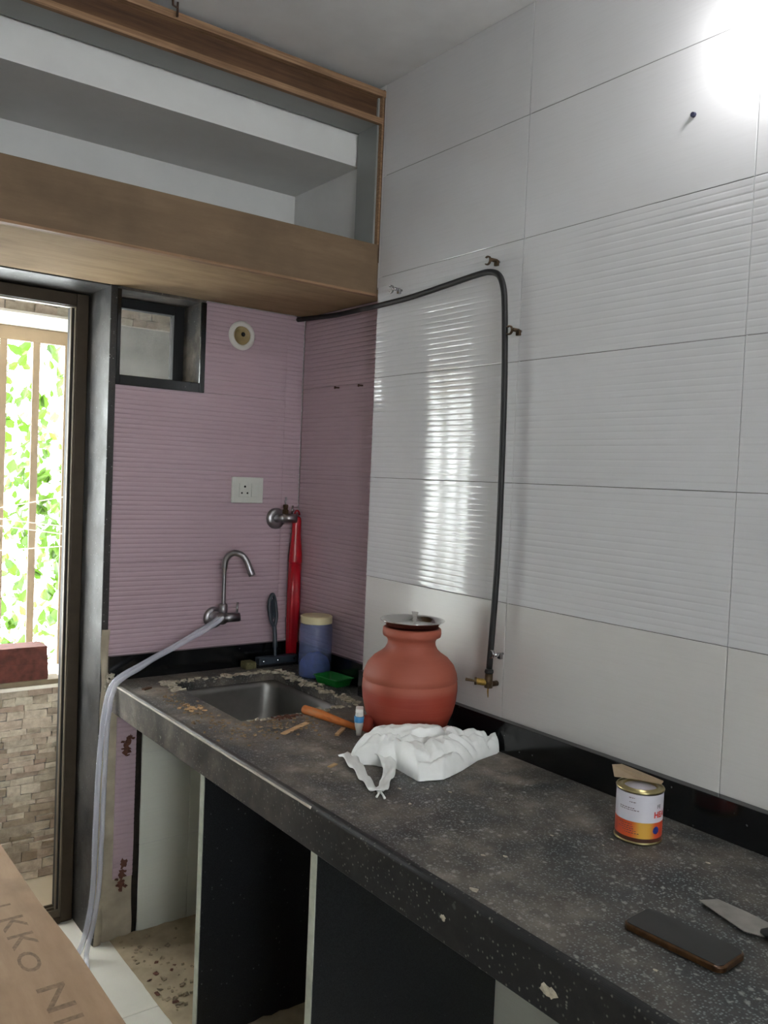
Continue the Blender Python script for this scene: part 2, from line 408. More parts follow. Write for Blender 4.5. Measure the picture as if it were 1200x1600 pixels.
obj('exposed_brick_chips', bm, M['brick_dust'], wb, kind='stuff')
bm = bmesh.new(); rough_strip(bm, -.509, -.488, .0, .745, .007, .007)
obj('mortar_gap', bm, simple('dark_mortar', (34, 26, 20), .95, var=.4, scale=40), wb, smooth=True)
boxes('wall_left', [(-2.85, -2.7, -4.6, .25, 0, H)], M['paint'], kind='structure')
boxes('wall_front', [(-2.85, -2.1, -4.75, -4.6, 0, H), (-1.42, .3, -4.75, -4.6, 0, H), (-2.1, -1.42, -4.75, -4.6, 0, 1.0), (-2.1, -1.42, -4.75, -4.6, 2.05, H)], M['paint'], kind='structure')
boxes('ceiling', [(-2.85, .3, -4.75, 1.0, H, H+.12)], M['ceiling'], kind='structure')
fl = boxes('floor', [(-2.85, .3, -4.75, .25, -.12, -.008)], M['grout'], kind='structure')
for i in range(5):
    for j in range(9):
        x0 = -2.8+i*.6 if i < 3 else -2.8+i*.6; y0 = -4.6+j*.6
        x1 = min(x0+.5985, .06); y1 = min(y0+.5985, .19)
        if x1-x0 > .05: boxes('tile', [(x0, x1, y0, y1, -.008, 0)], M['floor'], fl, bevel=.001, seg=1)
bm = bmesh.new()
xs = [-.578+.009*math.sin(i*1.7)*.3 for i in range(41)]
g = []
for i in range(41):
    y = .0-1.12*i/40
    g.append([bm.verts.new((-.578+.004*noise.noise((y*20, 0, 3))+(.635)*(j/24), y, .0012+(0 if j == 0 else .003+.004*noise.noise((j*.5, y*9, 0))**2*4)) ) for j in range(25)])
for a, b in zip(g, g[1:]):
    for j in range(24): bm.faces.new((a[j], a[j+1], b[j+1], b[j]))
tag(obj('floor_dirt', bm, M['floor_dirt'], smooth=True), 'layer of brown dust and dirt on the floor under the counter', 'dirt', kind='stuff')
bm = bmesh.new()
for _ in range(100):
    x = -.56+abs(random.gauss(0, .08)); y = random.uniform(-.56, -.03)
    if x > .0: continue
    chunk(bm, (x, y, .004), random.choice((.003, .004, .006, .009)), .6)
tag(obj('floor_rubble', bm, M['rubble']), 'small stone chips and wood crumbs scattered on the floor under the counter', 'debris', kind='stuff')
bm = bmesh.new()
for _ in range(10):
    chunk(bm, (random.uniform(-.57, -.4), random.uniform(-.5, -.2), .006), random.choice((.006, .01)), .4)
tag(obj('brick_chips', bm, M['brick_dust']), 'reddish brick chips on the dusty floor under the counter', 'debris', kind='stuff')

# granite jamb and door
tr = boxes('trim_1', [(-.634, -.612, -.006, .25, .0, 2.074)], M['granite_jamb'], kind='structure', bevel=.002)
bm = bmesh.new(); rough_strip(bm, -.632, -.607, .0, 1.0, -.0065, .006)
obj('cement_smear', bm, M['plaster'], tr, smooth=True)
boxes('trim_2', [(-1.14, -.6345, -.002, .25, 2.054, 2.0755)], M['granite_jamb'], kind='structure', bevel=.002)
d = bpy.data.objects.new('door_1', None); COL.objects.link(d); d['kind'] = 'structure'; d.location = (-1.0, .22, 0)
def part_boxes(n, l, m, p, **k): return boxes(n, l, m, p, **k)
part_boxes('door_frame', [(-.674, -.636, .19, .25, .0, 2.052), (-1.138, -.674, .19, .25, 2.012, 2.052), (-1.138, -1.10, .19, .25, .0, 2.052)], M['frame'], d, bevel=.003)
part_boxes('frame_lip', [(-.680, -.676, .186, .2, .04, 2.01), (-.689, -.6855, .2, .214, .04, 2.01), (-1.10, -.676, .186, .2, 2.006, 2.01)], M['frame_line'], d)
part_boxes('frame_rebate', [(-.6858, -.674, .2, .245, .04, 2.01)], M['black_frame'], d)
part_boxes('threshold', [(-1.10, -.674, .186, .25, 0, .022)], M['frame'], d, bevel=.002)
for yy in (.192, .214, .236):
    part_boxes('track', [(-1.10, -.676, yy, yy+.006, .022, .046)], M['frame_line'], d)
# vent window
wi = bpy.data.objects.new('window_1', None); COL.objects.link(wi); wi['kind'] = 'structure'; wi.location = (-.47, .1, 1.76)
for b in ((-.612, -.600, -.006, .15, 1.758, 2.05), (-.335, -.318, -.006, .004, 1.758, 2.05), (-.600, -.335, -.006, .004, 1.758, 1.789)):
    boxes('border_strip', [b], M['granite_clean'], wi, bevel=.0015)
boxes('left_reveal', [(-.601, -.598, .004, .25, 1.789, 2.05)], M['granite_reveal'], wi)
boxes('right_reveal', [(-.3345, -.318, .004, .25, 1.789, 2.05)], M['granite_reveal'], wi)
boxes('sill_slab', [(-.600, -.335, .004, .25, 1.758, 1.789)], M['granite_clean'], wi)
boxes('top_reveal', [(-.612, -.317, .001, .25, 2.05, 2.075)], M['granite_reveal'], wi)
boxes('window_frame', [(-.598, -.57, .13, .165, 1.789, 2.05), (-.372, -.335, .13, .165, 1.789, 2.05), (-.57, -.372, .13, .165, 2.018, 2.05), (-.57, -.372, .13, .165, 1.789, 1.799)], M['black_frame'], wi, bevel=.002)
boxes('window_pane', [(-.57, -.372, .146, .150, 1.799, 2.018)], M['pane'], wi)

# beam and overhead loft cabinet
boxes('trim_3', [(-2.7, -.0005, -.385, -.001, 2.465, H)], M['paint'], kind='structure')
cab = thing('loft_cabinet', 'unfinished plywood overhead cabinet open at the front, spanning above the door and sink', 'cabinet', (-1.3, -.26, 2.053))
boxes('fascia_board', [(-2.68, -.002, -.51, -.492, 2.053, 2.203)], M['ply_face'], cab, bevel=.001, label='brown stained plywood front board')
boxes('bottom_board', [(-2.68, -.002, -.4915, -.008, 2.057, 2.075), (-.002, .058, -.4915, -.008, 2.057, 2.075)], M['ply_under'], cab, label='pale raw plywood underside')
boxes('fascia_lipping', [(-2.68, -.002, -.5115, -.49, 2.050, 2.0565)], M['ply_edge'], cab)
boxes('side_panel', [(-.018, -.002, -.4985, -.40, 2.203, 2.64)], M['laminate'], cab, label='white laminated inner side with its shade coloured in grey')
boxes('side_lipping', [(-.012, -.0065, -.514, -.499, 2.203, 2.65)], M['ply_edge'], cab)
boxes('side_edge', [(-.0062, -.0005, -.510, -.499, 2.15, 2.66)], M['ply_dark'], cab)
boxes('lower_rail', [(-2.68, -.012, -.514, -.50, 2.557, 2.574)], M['ply_edge'], cab)
boxes('rail_soffit', [(-2.68, -.018, -.5, -.40, 2.559, 2.574)], M['laminate'], cab, label='white laminated board under the top rail with its shade coloured in grey')
boxes('back_rail', [(-2.68, -.012, -.492, -.478, 2.574, 2.637)], M['ply_dark'], cab, label='dark brown recessed board')  # set-back board in a darker brown than the fascia
boxes('upper_rail', [(-2.68, -.001, -.514, -.478, 2.637, 2.656)], M['ply_edge'], cab)

# ------------------------------------------------------------------ balcony
boxes('floor_balcony', [(-2.85, .4, .25, .56, -.12, -.001)], M['balcony_floor'], kind='structure')
bw = boxes('wall_balcony', [(-2.85, -.43, .562, .92, -.12, .70)], M['grout'], kind='structure')
lt = boxes('wall_balcony_upper', [(-2.85, .4, .562, .93, 2.03, H)], M['grout'], kind='structure'); lt.name = 'wall_outer'
sf = boxes('soffit_plaster', [(-2.85, .4, .54, .93, 2.022, 2.031)], M['soffit'], lt)
boxes('wall_pillar', [(-.43, .4, .50, .92, 0, 2.021)], simple('grey_stone_pillar', (158, 156, 150), .7, scale=9, var=.25, bump=.3), kind='structure')
boxes('wall_balcony_side', [(.3, .4, .25, .50, 0, H)], M['paint'], kind='structure')
boxes('wall_balcony_end', [(-2.85, -2.75, .25, .93, 0, H)], M['paint'], kind='structure')
STONE = []
for k in range(18):
    bm = bmesh.new(); vs = box(bm, -.5, .5, -.5, 0, -.5, .5); tl = (k % 3)*.22
    for v_ in vs:
        v_.co.x += random.uniform(-.03, .03); v_.co.z += random.uniform(-.12, .12)
        if v_.co.y < -.1: v_.co.y += random.uniform(0, .2)+(tl if v_.co.z < 0 else 0 if tl > 0 else 0)
    bmesh.ops.recalc_face_normals(bm, faces=bm.faces); me = bpy.data.meshes.new('stone'); bm.to_mesh(me); bm.free(); me.materials.append(M['stone']); STONE.append(me)
def stone_rows(parent, xa, xb, za, zb, yf, near):
    z = za; far = bmesh.new(); cnt = 0
    while z < zb-.004:
        h = min(random.choice((.017, .021, .025, .03, .036)), zb-z)
        if zb-z-h < .012: h = zb-z
        x = xa-random.uniform(0, .06)
        while x < xb:
            l = random.uniform(.04, .115); x1 = min(x+l, xb)
            if x1 > x+.01:
                dep = random.uniform(.006, .034)
                if near(x, x1, z):
                    o = bpy.data.objects.new('stone', random.choice(STONE)); COL.objects.link(o); o.parent = parent
                    o.location = ((x+x1)/2, yf, z+h/2); o.scale = ((x1-x)*.97, dep, h*.93); cnt += 1
                else: box(far, x+.001, x1-.001, yf-dep*.5, yf, z+.0006, z+h-.0006)
            x += l
        z += h
    o = obj('stone_cladding', far, M['stone'], parent, kind='stuff'); return cnt
n1 = stone_rows(bw, -2.7, -.432, .001, .70, .5615, lambda a, b, z: a > -.99)
n2 = stone_rows(lt, -2.7, .3, 2.032, 2.34, .5615, lambda a, b, z: -1.0 < a < -.2 and z < 2.26)
print('stones', n1, n2)
ledge = boxes('trim_4', [(-2.85, -.432, .53, .95, .70, .712)], M['soffit'], kind='structure')
tag(boxes('stone_slab', [(-1.05, -.583, .535, .62, .7125, .730)], simple('brown_stone_slab', (112, 98, 78), .8), bevel=.002), 'thin brown stone strip lying on the balcony ledge under the bricks', 'slab')
for i, (zz, dx) in enumerate(((.7305, 0), (.7905, .003))):
    for j in range(2):
        bm = bmesh.new(); x1 = -.634-dx-j*.232; box(bm, x1-.225, x1, .545, .645, zz, zz+.0595)
        bmesh.ops.subdivide_edges(bm, edges=bm.edges, cuts=7, use_grid_fill=True)
        for v_ in bm.verts: v_.co += Vector((noise.noise(v_.co*38+Vector((i, j, 0))), noise.noise(v_.co*38+Vector((9, i, j))), 0))*.0035
        o = obj('brick', bm, M['brick_red'])
        tag(o, ['lower', 'upper'][i]+' red brick on the balcony ledge, '+['end nearest the door frame', 'behind the photo left edge'][j], 'brick', 'bricks on the balcony ledge')
gr = thing('balcony_grille', 'cream painted steel grille of upright flat bars along the balcony', 'grille', (-1.3, .85, .712))
for k in range(-1, 16):
    x = -.502-.1195*k
    if x > -.45: continue
    boxes('bar', [(x-.0135, x+.0135, .846, .854, .7125, 1.975)], M['bars'], gr, bevel=.001)
boxes('top_rail', [(-2.7, -.435, .842, .858, 1.968, 2.021)], M['bars'], gr, bevel=.002)
for i, (a, b) in enumerate((((-1.6, .832, 1.22), (-.44, .836, 1.392)), ((-1.6, .832, 1.45), (-.44, .836, 1.254)), ((-1.6, .832, 1.44), (-.44, .836, 1.222)), ((-1.6, .832, 1.18), (-.44, .836, 1.187)))):
    bm = bmesh.new(); A = Vector(a); B = Vector(b)
    tube(bm, [A+(B-A)*t/12+Vector((0, 0, -.02*math.sin(PI*t/12))) for t in range(13)], .0022, 6)
    tag(obj('clothesline', bm, M['cord'], smooth=True), ['rising white cord strung across the grille, topmost at the right', 'slanting white cord of the middle pair, upper one', 'slanting white cord of the middle pair, lower one', 'lowest near-level white cord across the grille'][i], 'cord', 'cords across the balcony grille')
# vines
bm = bmesh.new()
def leaf(bm, c, s):
    m = Matrix.Rotation(random.uniform(0, 2*PI), 3, 'Z') @ Matrix.Rotation(random.uniform(-1.2, 1.2), 3, 'X') @ Matrix.Rotation(random.uniform(-.9, .9), 3, 'Y')
    pts = [(0, 0, 0), (.32, .12, .3), (.26, .05, .7), (0, 0, 1.1), (-.26, .05, .7), (-.32, .12, .3)]
    vs = [bm.verts.new(m @ (Vector(p)*s)+Vector(c)) for p in pts]
    bm.faces.new((vs[0], vs[1], vs[2], vs[3])); bm.faces.new((vs[0], vs[3], vs[4], vs[5]))
cols = [(-.47+.0, .05), (-.33, .045), (-.21, .03)]+[(-.47-.16*i+random.uniform(-.03, .03), .045) for i in range(1, 14)]
for cx, wd in cols:
    for _ in range(300):
        z = random.uniform(-.2, 2.6); leaf(bm, (cx+.03*math.sin(z*5+cx*9)+random.gauss(0, wd), 1.7+random.gauss(0, .05), z), random.uniform(.035, .085))
tag(obj('hanging_vine', bm, M['leaf']), 'sunlit green creeper leaves hanging outside the balcony grille', 'vine', kind='stuff')
bm = bmesh.new()
for _ in range(2600):
    x = random.uniform(-3.2, .6); z = random.uniform(-.6, 3.2)
    if noise.noise((x*3.2, z*2.2, 0)) < -.02: continue
    leaf(bm, (x, 2.5+random.gauss(0, .12), z), random.uniform(.04, .08))
tag(obj('background_foliage', bm, M['leaf']), 'loose bright green foliage beyond the hanging creeper', 'foliage', kind='stuff')

# ------------------------------------------------------------------ counter
ct = thing('kitchen_counter', 'long dusty black speckled granite counter along the right wall', 'counter', (-.3, -1.8, 0))
SX0, SX1, SY0, SY1 = -.455, -.085, -.60, -.125
bm = bmesh.new()
def nosing(bm, xa, xb, ya, yb, z0, z1, r=.010):
    prof = [(xb, z0), (xa+.004, z0), (xa, z0+.004)]+[(xa+r-r*math.cos(a), z1-r+r*math.sin(a)) for a in [i*PI/12 for i in range(7)]]+[(xb, z1)]
    A = [bm.verts.new((x, ya, z)) for x, z in prof]; Bv = [bm.verts.new((x, yb, z)) for x, z in prof]
    n = len(prof)
    for i in range(n): bm.faces.new((A[i], A[(i+1) % n], Bv[(i+1) % n], Bv[i]))
    bm.faces.new(A); bm.faces.new(list(reversed(Bv)))
box(bm, -.590, SX0, -4.0, -.001, .812, .84)
box(bm, SX0, SX1, -4.0, SY0, .812, .84); box(bm, SX0, SX1, SY1, -.001, .812, .84)
box(bm, SX1, -.001, -4.0, -.001, .812, .84); box(bm, -.001, .059, -.519, -.001, .812, .84)
obj('worktop', bm, M['granite'], ct)
bm = bmesh.new(); nosing(bm, -.6065, -.5903, -4.0, -.001, .746, .8403)
obj('front_apron', bm, M['granite_front'], ct, label='black speckled front strip')
bm = bmesh.new(); tube(bm, [(-.6060, -.04-.05*i, .8345) for i in range(24)], [.0028+.001*noise.noise((i*.7, 0, 0)) for i in range(24)], 6)
obj('edge_highlight', bm, simple('pale_edge_highlight', (186, 178, 166), .7), ct)  # pale strip modelled as the highlight along the rounded counter edge
for i, (y, m) in enumerate(((-.605, 1), (-1.145, 1), (-2.3, 1), (-3.4, 1))):
    pn = boxes('partition', [(-.563, -.02, y-.011, y+.011, 0.0, .811)], M['granite_panel'], ct, bevel=.001, label='dark polished stone partition')
    boxes('partition_edge', [(-.5655, -.5632, y-.011, y+.011, 0.0, .746)], M['cut_edge'], pn)
# skirting upstand
bm = bmesh.new(); box(bm, -.022, -.0005, -4.0, -.521, CZ, .918)
obj('skirting', bm, M['granite_clean'], ct, bevel=.001, label='polished black upstand along the white wall')
bm = bmesh.new(); box(bm, -.611, .059, -.02, -.001, CZ, .916); box(bm, .040, .059, -.519, -.02, CZ, .916)
obj('skirting', bm, M['granite_clean'], ct, bevel=.001, label='polished black upstand behind the sink')
# plaster at the counter end
bm = bmesh.new()
for _ in range(60): chunk(bm, (random.uniform(-.612, -.602), random.uniform(-.02, -.004), random.uniform(.74, .86)), .009, 1.0)
obj('plaster_patch', bm, M['whitish'], ct, kind='stuff')
bm = bmesh.new()
def splat(bm, c, r, nrm, n=14):
    cen = Vector(c); a = Vector((0, 1, 0)); b = Vector((0, 0, 1)) if nrm == 'x' else Vector((1, 0, 0))
    out = Vector((-1, 0, 0)) if nrm == 'x' else Vector((0, 0, 1))
    cv = bm.verts.new(cen+out*.0016)
    ring = [bm.verts.new(cen+a*math.cos(t*2*PI/n)*r*random.uniform(.5, 1.25)+b*math.sin(t*2*PI/n)*r*random.uniform(.4, .8)+out*.0003) for t in range(n)]
    for i in range(n): bm.faces.new((cv, ring[i], ring[(i+1) % n]))
splat(bm, (-.6066, -1.83, .785), .016, 'x'); splat(bm, (-.6066, -1.60, .79), .008, 'x')
splat(bm, (-.57, -1.633, .8402), .011, 'z', 7)
for _ in range(26): splat(bm, (random.uniform(-.58, -.05), random.uniform(-2.4, -1.0), .8402), random.uniform(.003, .006), 'z', 8)
obj('cement_splash', bm, M['whitish'], ct, kind='stuff')

# sink
sk = thing('sink', 'rectangular stainless steel sink set into the left end of the counter', 'sink', (-.27, -.36, .65))
def rrect(x0, x1, y0, y1, r, n=6):
    out = []
    for cx, cy, a0 in ((x1-r, y1-r, 0), (x0+r, y1-r, PI/2), (x0+r, y0+r, PI), (x1-r, y0+r, 3*PI/2)):
        for i in range(n+1): a = a0+PI/2*i/n; out.append((cx+r*math.cos(a), cy+r*math.sin(a)))
    return out
bm = bmesh.new(); rings = []
for ins, z, r in ((-.012, .8118, .02), (0.0, .8105, .045), (.004, .79, .05), (.012, .66, .06), (.03, .645, .06), (.12, .640, .05)):
    rings.append([bm.verts.new((x, y, z)) for x, y in rrect(SX0+ins, SX1-ins, SY0+ins, SY1-ins, r)])
for a, b in zip(rings, rings[1:]):
    n = len(a)
    for i in range(n): bm.faces.new((a[i], a[(i+1) % n], b[(i+1) % n], b[i]))
bm.faces.new(rings[-1]); o = obj('basin', bm, M['steel'], sk, smooth=True)
bm = bmesh.new(); lathe(bm, [(.045, .640), (.045, .643), (.034, .643), (.03, .636)], (-.27, -.36, 0), 32); obj('drain', bm, M['dark_chrome'], sk, smooth=False)
# cement rim and crumbs round the sink
bm = bmesh.new()
for _ in range(230):
    s = random.random()
    if s < .42: x = random.uniform(SX0-.02, SX1); y = SY1+random.gauss(.004, .007)
    elif s < .8: x = SX1+random.gauss(.008, .012); y = random.uniform(SY0, SY1)
    elif s < .9: x = SX0-abs(random.gauss(0, .015)); y = random.uniform(SY1-.1, SY1)
    else: x = random.uniform(SX0, SX1); y = SY0-abs(random.gauss(0, .01))
    chunk(bm, (x, y, .8395), random.choice((.004, .006, .009, .012)), .5)
tag(obj('cement_rim', bm, M['whitish']), 'lumpy grey-cream cement left around the back and right edges of the sink', 'cement', kind='stuff')
bm = bmesh.new()
for _ in range(420):
    a = random.random()
    if a < .6: x, y = random.gauss(-.4, .09), random.gauss(-.68, .05)
    else: x, y = random.gauss(-.52, .02), random.gauss(-.45, .14)
    if not (-.595 < x < -.05) or (SX0-.006 < x < SX1+.006 and y > SY0-.006) or y > -.05: continue
    chunk(bm, (x, y, .8402), random.choice((.0015, .002, .003, .005)), .6)
tag(obj('sawdust_crumbs', bm, M['sawdust']), 'tan sawdust and grit lying on the counter in front of the sink', 'debris', kind='stuff')
bm = bmesh.new()
for _ in range(30): chunk(bm, (random.gauss(-.335, .018), random.gauss(-.622, .008), .8402), .005, .8)
tag(obj('brick_crumbs', bm, M['brick_dust']), 'small heap of reddish brick crumbs at the near rim of the sink', 'debris', kind='stuff')
bm = bmesh.new()
for _ in range(16): chunk(bm, (random.gauss(-.515, .012), random.gauss(-.43, .02), .8402), .007, .5)
tag(obj('wood_shavings', bm, M['sliver']), 'pale orange wood shavings on the counter left of the sink', 'debris', kind='stuff')
# sticks
bm = bmesh.new(); tube(bm, [(-.268, -.615, .852), (-.255, -.68, .852), (-.243, -.76, .850), (-.232, -.815, .848)], [.0125, .0125, .010, .008], 10)
tag(obj('wooden_stick', bm, M['stick'], smooth=True), 'thick orange-brown wooden stick between the sink and the clay pot', 'stick')
def plank(name, a, b, w, h, mat, label, z=.8403):
    A = Vector((a[0], a[1], z)); Bp = Vector((b[0], b[1], z)); d_ = (Bp-A).normalized(); s = Vector((-d_.y, d_.x, 0))*w/2
    bm = bmesh.new(); q = [A-s, A+s*.7, Bp+s, Bp-s*.8]
    lo = [bm.verts.new(p) for p in q]; hi = [bm.verts.new(p+Vector((0, 0, h))) for p in q]
    bm.faces.new(lo); bm.faces.new(list(reversed(hi)))
    for i in range(4): bm.faces.new((lo[i], lo[(i+1) % 4], hi[(i+1) % 4], hi[i]))
    return tag(obj(name, bm, mat), label, 'wood scrap', 'wood scraps on the counter')
plank('wood_scrap', (-.418, -.752), (-.312, -.70), .016, .003, M['sliver'], 'longest thin pale wood strip on the counter in front of the sink')
plank('wood_scrap', (-.305, -.83), (-.255, -.79), .012, .005, M['sliver'], 'short wood piece on the counter just left of the white tap')
plank('wood_scrap', (-.452, -1.02), (-.425, -1.01), .012, .002, M['sliver'], 'tiny pale wood chip near the counter front edge, left of the white bag')
plank('wood_scrap', (-.56, -.17), (-.53, -.155), .014, .004, M['ply_dark'], 'dark wood chip at the left end of the counter beside the hose')

# ------------------------------------------------------------------ pot
PX, PY = -.150, -.928
pot = thing('clay_pot', 'round terracotta water pot with a narrow neck standing on the counter by the wall', 'pot', (PX, PY, CZ))
prof = [(.001, .0), (.070, .0), (.082, .008), (.100, .040), (.113, .072), (.120, .103), (.1225, .130), (.1215, .150), (.1190, .152), (.1190, .156), (.1215, .158), (.119, .172), (.111, .192), (.096, .209), (.078, .221), (.068, .230), (.062, .242), (.061, .252), (.065, .260), (.074, .265), (.0755, .272), (.0745, .284), (.070, .287), (.064, .285), (.056, .25), (.06, .22)]
bm = bmesh.new(); lathe(bm, prof, (PX, PY, CZ), 72, cap1=False); obj('body', bm, M['clay'], pot, smooth=True)
tp = Vector((-.283, -.897, .885)); pdir = Vector((PX, PY, .885))-tp; pdir.z = 0; pdir.normalize()
bm = bmesh.new(); lathe(bm, [(.024, 0), (.021, .012), (.016, .02)], tuple(Vector((PX, PY, .885))-pdir*.108), 24, rot=rot_to(-pdir)); obj('spout_boss', bm, M['clay'], pot, smooth=True)
tap = bpy.data.objects.new('tap', None)
bm = bmesh.new(); tube(bm, [tp+pdir*.04, tp+pdir*.0], .008, 12); lathe(bm, [(.006, -.028), (.007, -.018), (.0105, -.004), (.0115, .008)], tuple(tp), 20)
tb = obj('tap', bm, M['white_plastic'], pot, smooth=True, label='small white plastic dispensing tap')
bm = bmesh.new(); lathe(bm, [(.0125, .006), (.0128, .008), (.0128, .018), (.0125, .020)], tuple(tp), 20); obj('tap_collar', bm, M['blue'], tb, smooth=False, label='blue collar')
bm = bmesh.new(); lathe(bm, [(.0095, .020), (.010, .022), (.009, .032), (.0085, .034)], tuple(tp), 20)
q = rot_to((0, 0, 1))
for s in (0,):
    a = tp+Vector((0, 0, .034)); dirp = Vector((-.6, -.8, 0))
    side = Vector((-dirp.y, dirp.x, 0))*.0095
    pts = [a-dirp*.012-side, a-dirp*.012+side, a+dirp*.022+side, a+dirp*.022-side]
    lo = [bm.verts.new(p) for p in pts]; hi = [bm.verts.new(p+Vector((0, 0, .009))) for p in pts]
    bm.faces.new(lo); bm.faces.new(list(reversed(hi)))
    for i in range(4): bm.faces.new((lo[i], lo[(i+1) % 4], hi[(i+1) % 4], hi[i]))
obj('tap_lever', bm, M['white_plastic'], tb, bevel=.002)
lid = thing('steel_plate', 'shallow stainless steel plate covering the mouth of the clay pot', 'plate', (PX, PY, CZ+.287))
bm = bmesh.new(); lathe(bm, [(.001, .0), (.060, .0), (.067, .004), (.076, .015), (.0825, .0165), (.0835, .0178), (.0825, .0185), (.075, .017), (.065, .006), (.059, .0025), (.001, .0025)], (PX, PY, CZ+.2875), 64)
obj('dish', bm, M['steel_shiny'], lid, smooth=True)
bm = bmesh.new()
hx, hy = PX+.004, PY-.004; rd = Vector((.8, -.6, 0))
prf = [(.0, .004), (.0, .004)]
pts = [(-.0035, .003), (.0035, .003), (.0045, .022), (.009, .038), (-.009, .040), (-.0045, .022)]
for th in (-.0015, .0015):
    pass
A = [bm.verts.new(Vector((hx, hy, CZ+.2875))+rd*u+Vector((0, 0, z))+Vector((.6, .8, 0))*-.0015) for u, z in pts]
Bv = [bm.verts.new(Vector((hx, hy, CZ+.2875))+rd*u+Vector((0, 0, z))+Vector((.6, .8, 0))*.0015) for u, z in pts]
bm.faces.new(A); bm.faces.new(list(reversed(Bv)))
for i in range(6): bm.faces.new((A[i], A[(i+1) % 6], Bv[(i+1) % 6], Bv[i]))
obj('handle', bm, M['steel_shiny'], lid)

# ------------------------------------------------------------------ white bag: one crumpled sheet body with a handle loop
bm = bmesh.new()
back = [(-.378, -1.0), (-.335, -.985), (-.290, -.995), (-.235, -1.005), (-.175, -1.045), (-.11, -1.065), (-.055, -1.085), (-.030, -1.11)]
front = [(-.395, -1.03), (-.36, -1.06), (-.325, -1.11), (-.335, -1.20), (-.28, -1.22), (-.20, -1.195), (-.12, -1.16), (-.032, -1.142)]
def lerp_list(L, t):
    f = t*(len(L)-1); i = min(int(f), len(L)-2); k = f-i; return Vector(L[i]).lerp(Vector(L[i+1]), k)
NU, NV = 120, 64; top = []; bot = []
for i in range(NU+1):
    t = i/NU; a = lerp_list(back, t); b = lerp_list(front, t); ra = []; rb = []
    hmax = .070*min(1, (t/.22))**.8*(1-.55*max(0, (t-.55)/.45)) + .012
    for j in range(NV+1):
        s = j/NV; p = a.lerp(b, s)
        prof_ = (max(0, 1-abs(2*s-1)**2.6))**.5
        asym = 1.15-.55*s
        # sharp crumple folds
        wx = p.x+.03*noise.noise((p.x*12, p.y*12, 8)); wy = p.y+.03*noise.noise((p.x*12, p.y*12, 3))
        n1_ = (1-abs(noise.noise((wx*13+wy*6, wy*22, 1.3)))*2.2)**2*.014 + abs(noise.noise((wx*30+wy*18, wy*34, 4)))*.012 + abs(noise.noise((wx*70, wy*80, 6)))*.004
        fold = .016*max(0, 1-abs((s-.42-.15*math.sin(t*5))/.12))*(1 if t > .3 else 0)
        z = CZ+.003+prof_*(hmax*asym) - n1_*prof_ + .006*prof_ - fold*.8*prof_
        z = max(z, CZ+.0015)
        e = .004*noise.noise((t*22, s*3, 7)) if j in (0, NV) else 0
        ra.append(bm.verts.new((p.x, p.y+e, z))); rb.append(bm.verts.new((p.x, p.y+e, CZ+.0008)) if 0 < j < NV and 0 < i < NU else ra[-1])
    top.append(ra); bot.append(rb)
for i in range(NU):
    for j in range(NV):
        bm.faces.new((top[i][j], top[i][j+1], top[i+1][j+1], top[i+1][j]))
        q4 = [bot[i][j], bot[i+1][j], bot[i+1][j+1], bot[i][j+1]]
        try: bm.faces.new(q4)
        except ValueError: pass
bag = tag(obj('plastic_bag', bm, M['bag'], smooth=False), 'crumpled white plastic carrier bag lying on the counter in front of the clay pot', 'bag')
for p in bag.data.polygons: p.use_smooth = True
md = bag.modifiers.new('crisp', 'EDGE_SPLIT'); md.split_angle = .5
bm = bmesh.new()
loop = smooth_path([(-.388, -1.0, .856), (-.402, -1.04, .855), (-.418, -1.09, .851), (-.436, -1.14, .848), (-.452, -1.19, .847), (-.442, -1.208, .848), (-.412, -1.18, .85), (-.375, -1.145, .855), (-.345, -1.10, .862), (-.33, -1.05, .868)], 6)
n = len(loop); hw = []
for i, p in enumerate(loop):
    d_ = (loop[min(i+1, n-1)]-loop[max(i-1, 0)]).normalized(); s_ = Vector((-d_.y, d_.x, 0)).normalized()
    k = i/(n-1); wdt = .010+.012*abs(2*k-1)**2
    hw.append([bm.verts.new(p+s_*wdt*q_+Vector((0, 0, .004*math.cos(q_*4+i*.8)))) for q_ in (-1, -.5, 0, .5, 1)])
for a, b in zip(hw, hw[1:]):
    for j in range(4): bm.faces.new((a[j], a[j+1], b[j+1], b[j]))
o = obj('handle_loop', bm, M['bag'], bag, smooth=True); md = o.modifiers.new('s', 'SOLIDIFY'); md.thickness = .0012
bm = bmesh.new()
tube(bm, [(-.447, -1.2, .847), (-.455, -1.215, .843), (-.468, -1.225, .842)], [.004, .0022, .003], 6); tube(bm, [(-.447, -1.2, .847), (-.450, -1.222, .843), (-.458, -1.24, .842)], [.004, .0022, .003], 6)
obj('torn_tassel', bm, M['bag'], bag, smooth=True)

# ------------------------------------------------------------------ tin can
CX, CY, CR = -.152, -1.640, .0435
can = thing('paint_tin', 'small open tin with white, orange and yellow label standing on the counter by the wall', 'tin', (CX, CY, CZ))
def cyl_part(name, prof, mat, **k):
    bm = bmesh.new(); lathe(bm, prof, (CX, CY, CZ), 56, cap0=k.pop('c0', False), cap1=k.pop('c1', False)); return obj(name, bm, mat, can, smooth=True, **k)
t = NT('tin_label'); tc = t.n('ShaderNodeNewGeometry'); sx = t.n('ShaderNodeSeparateXYZ'); t.l(tc.outputs['Position'], sx.inputs[0])
def mrange(src, a, b):
    m = t.n('ShaderNodeMapRange'); m.inputs[1].default_value = a; m.inputs[2].default_value = b; t.l(src, m.inputs[0]); return m.outputs[0]
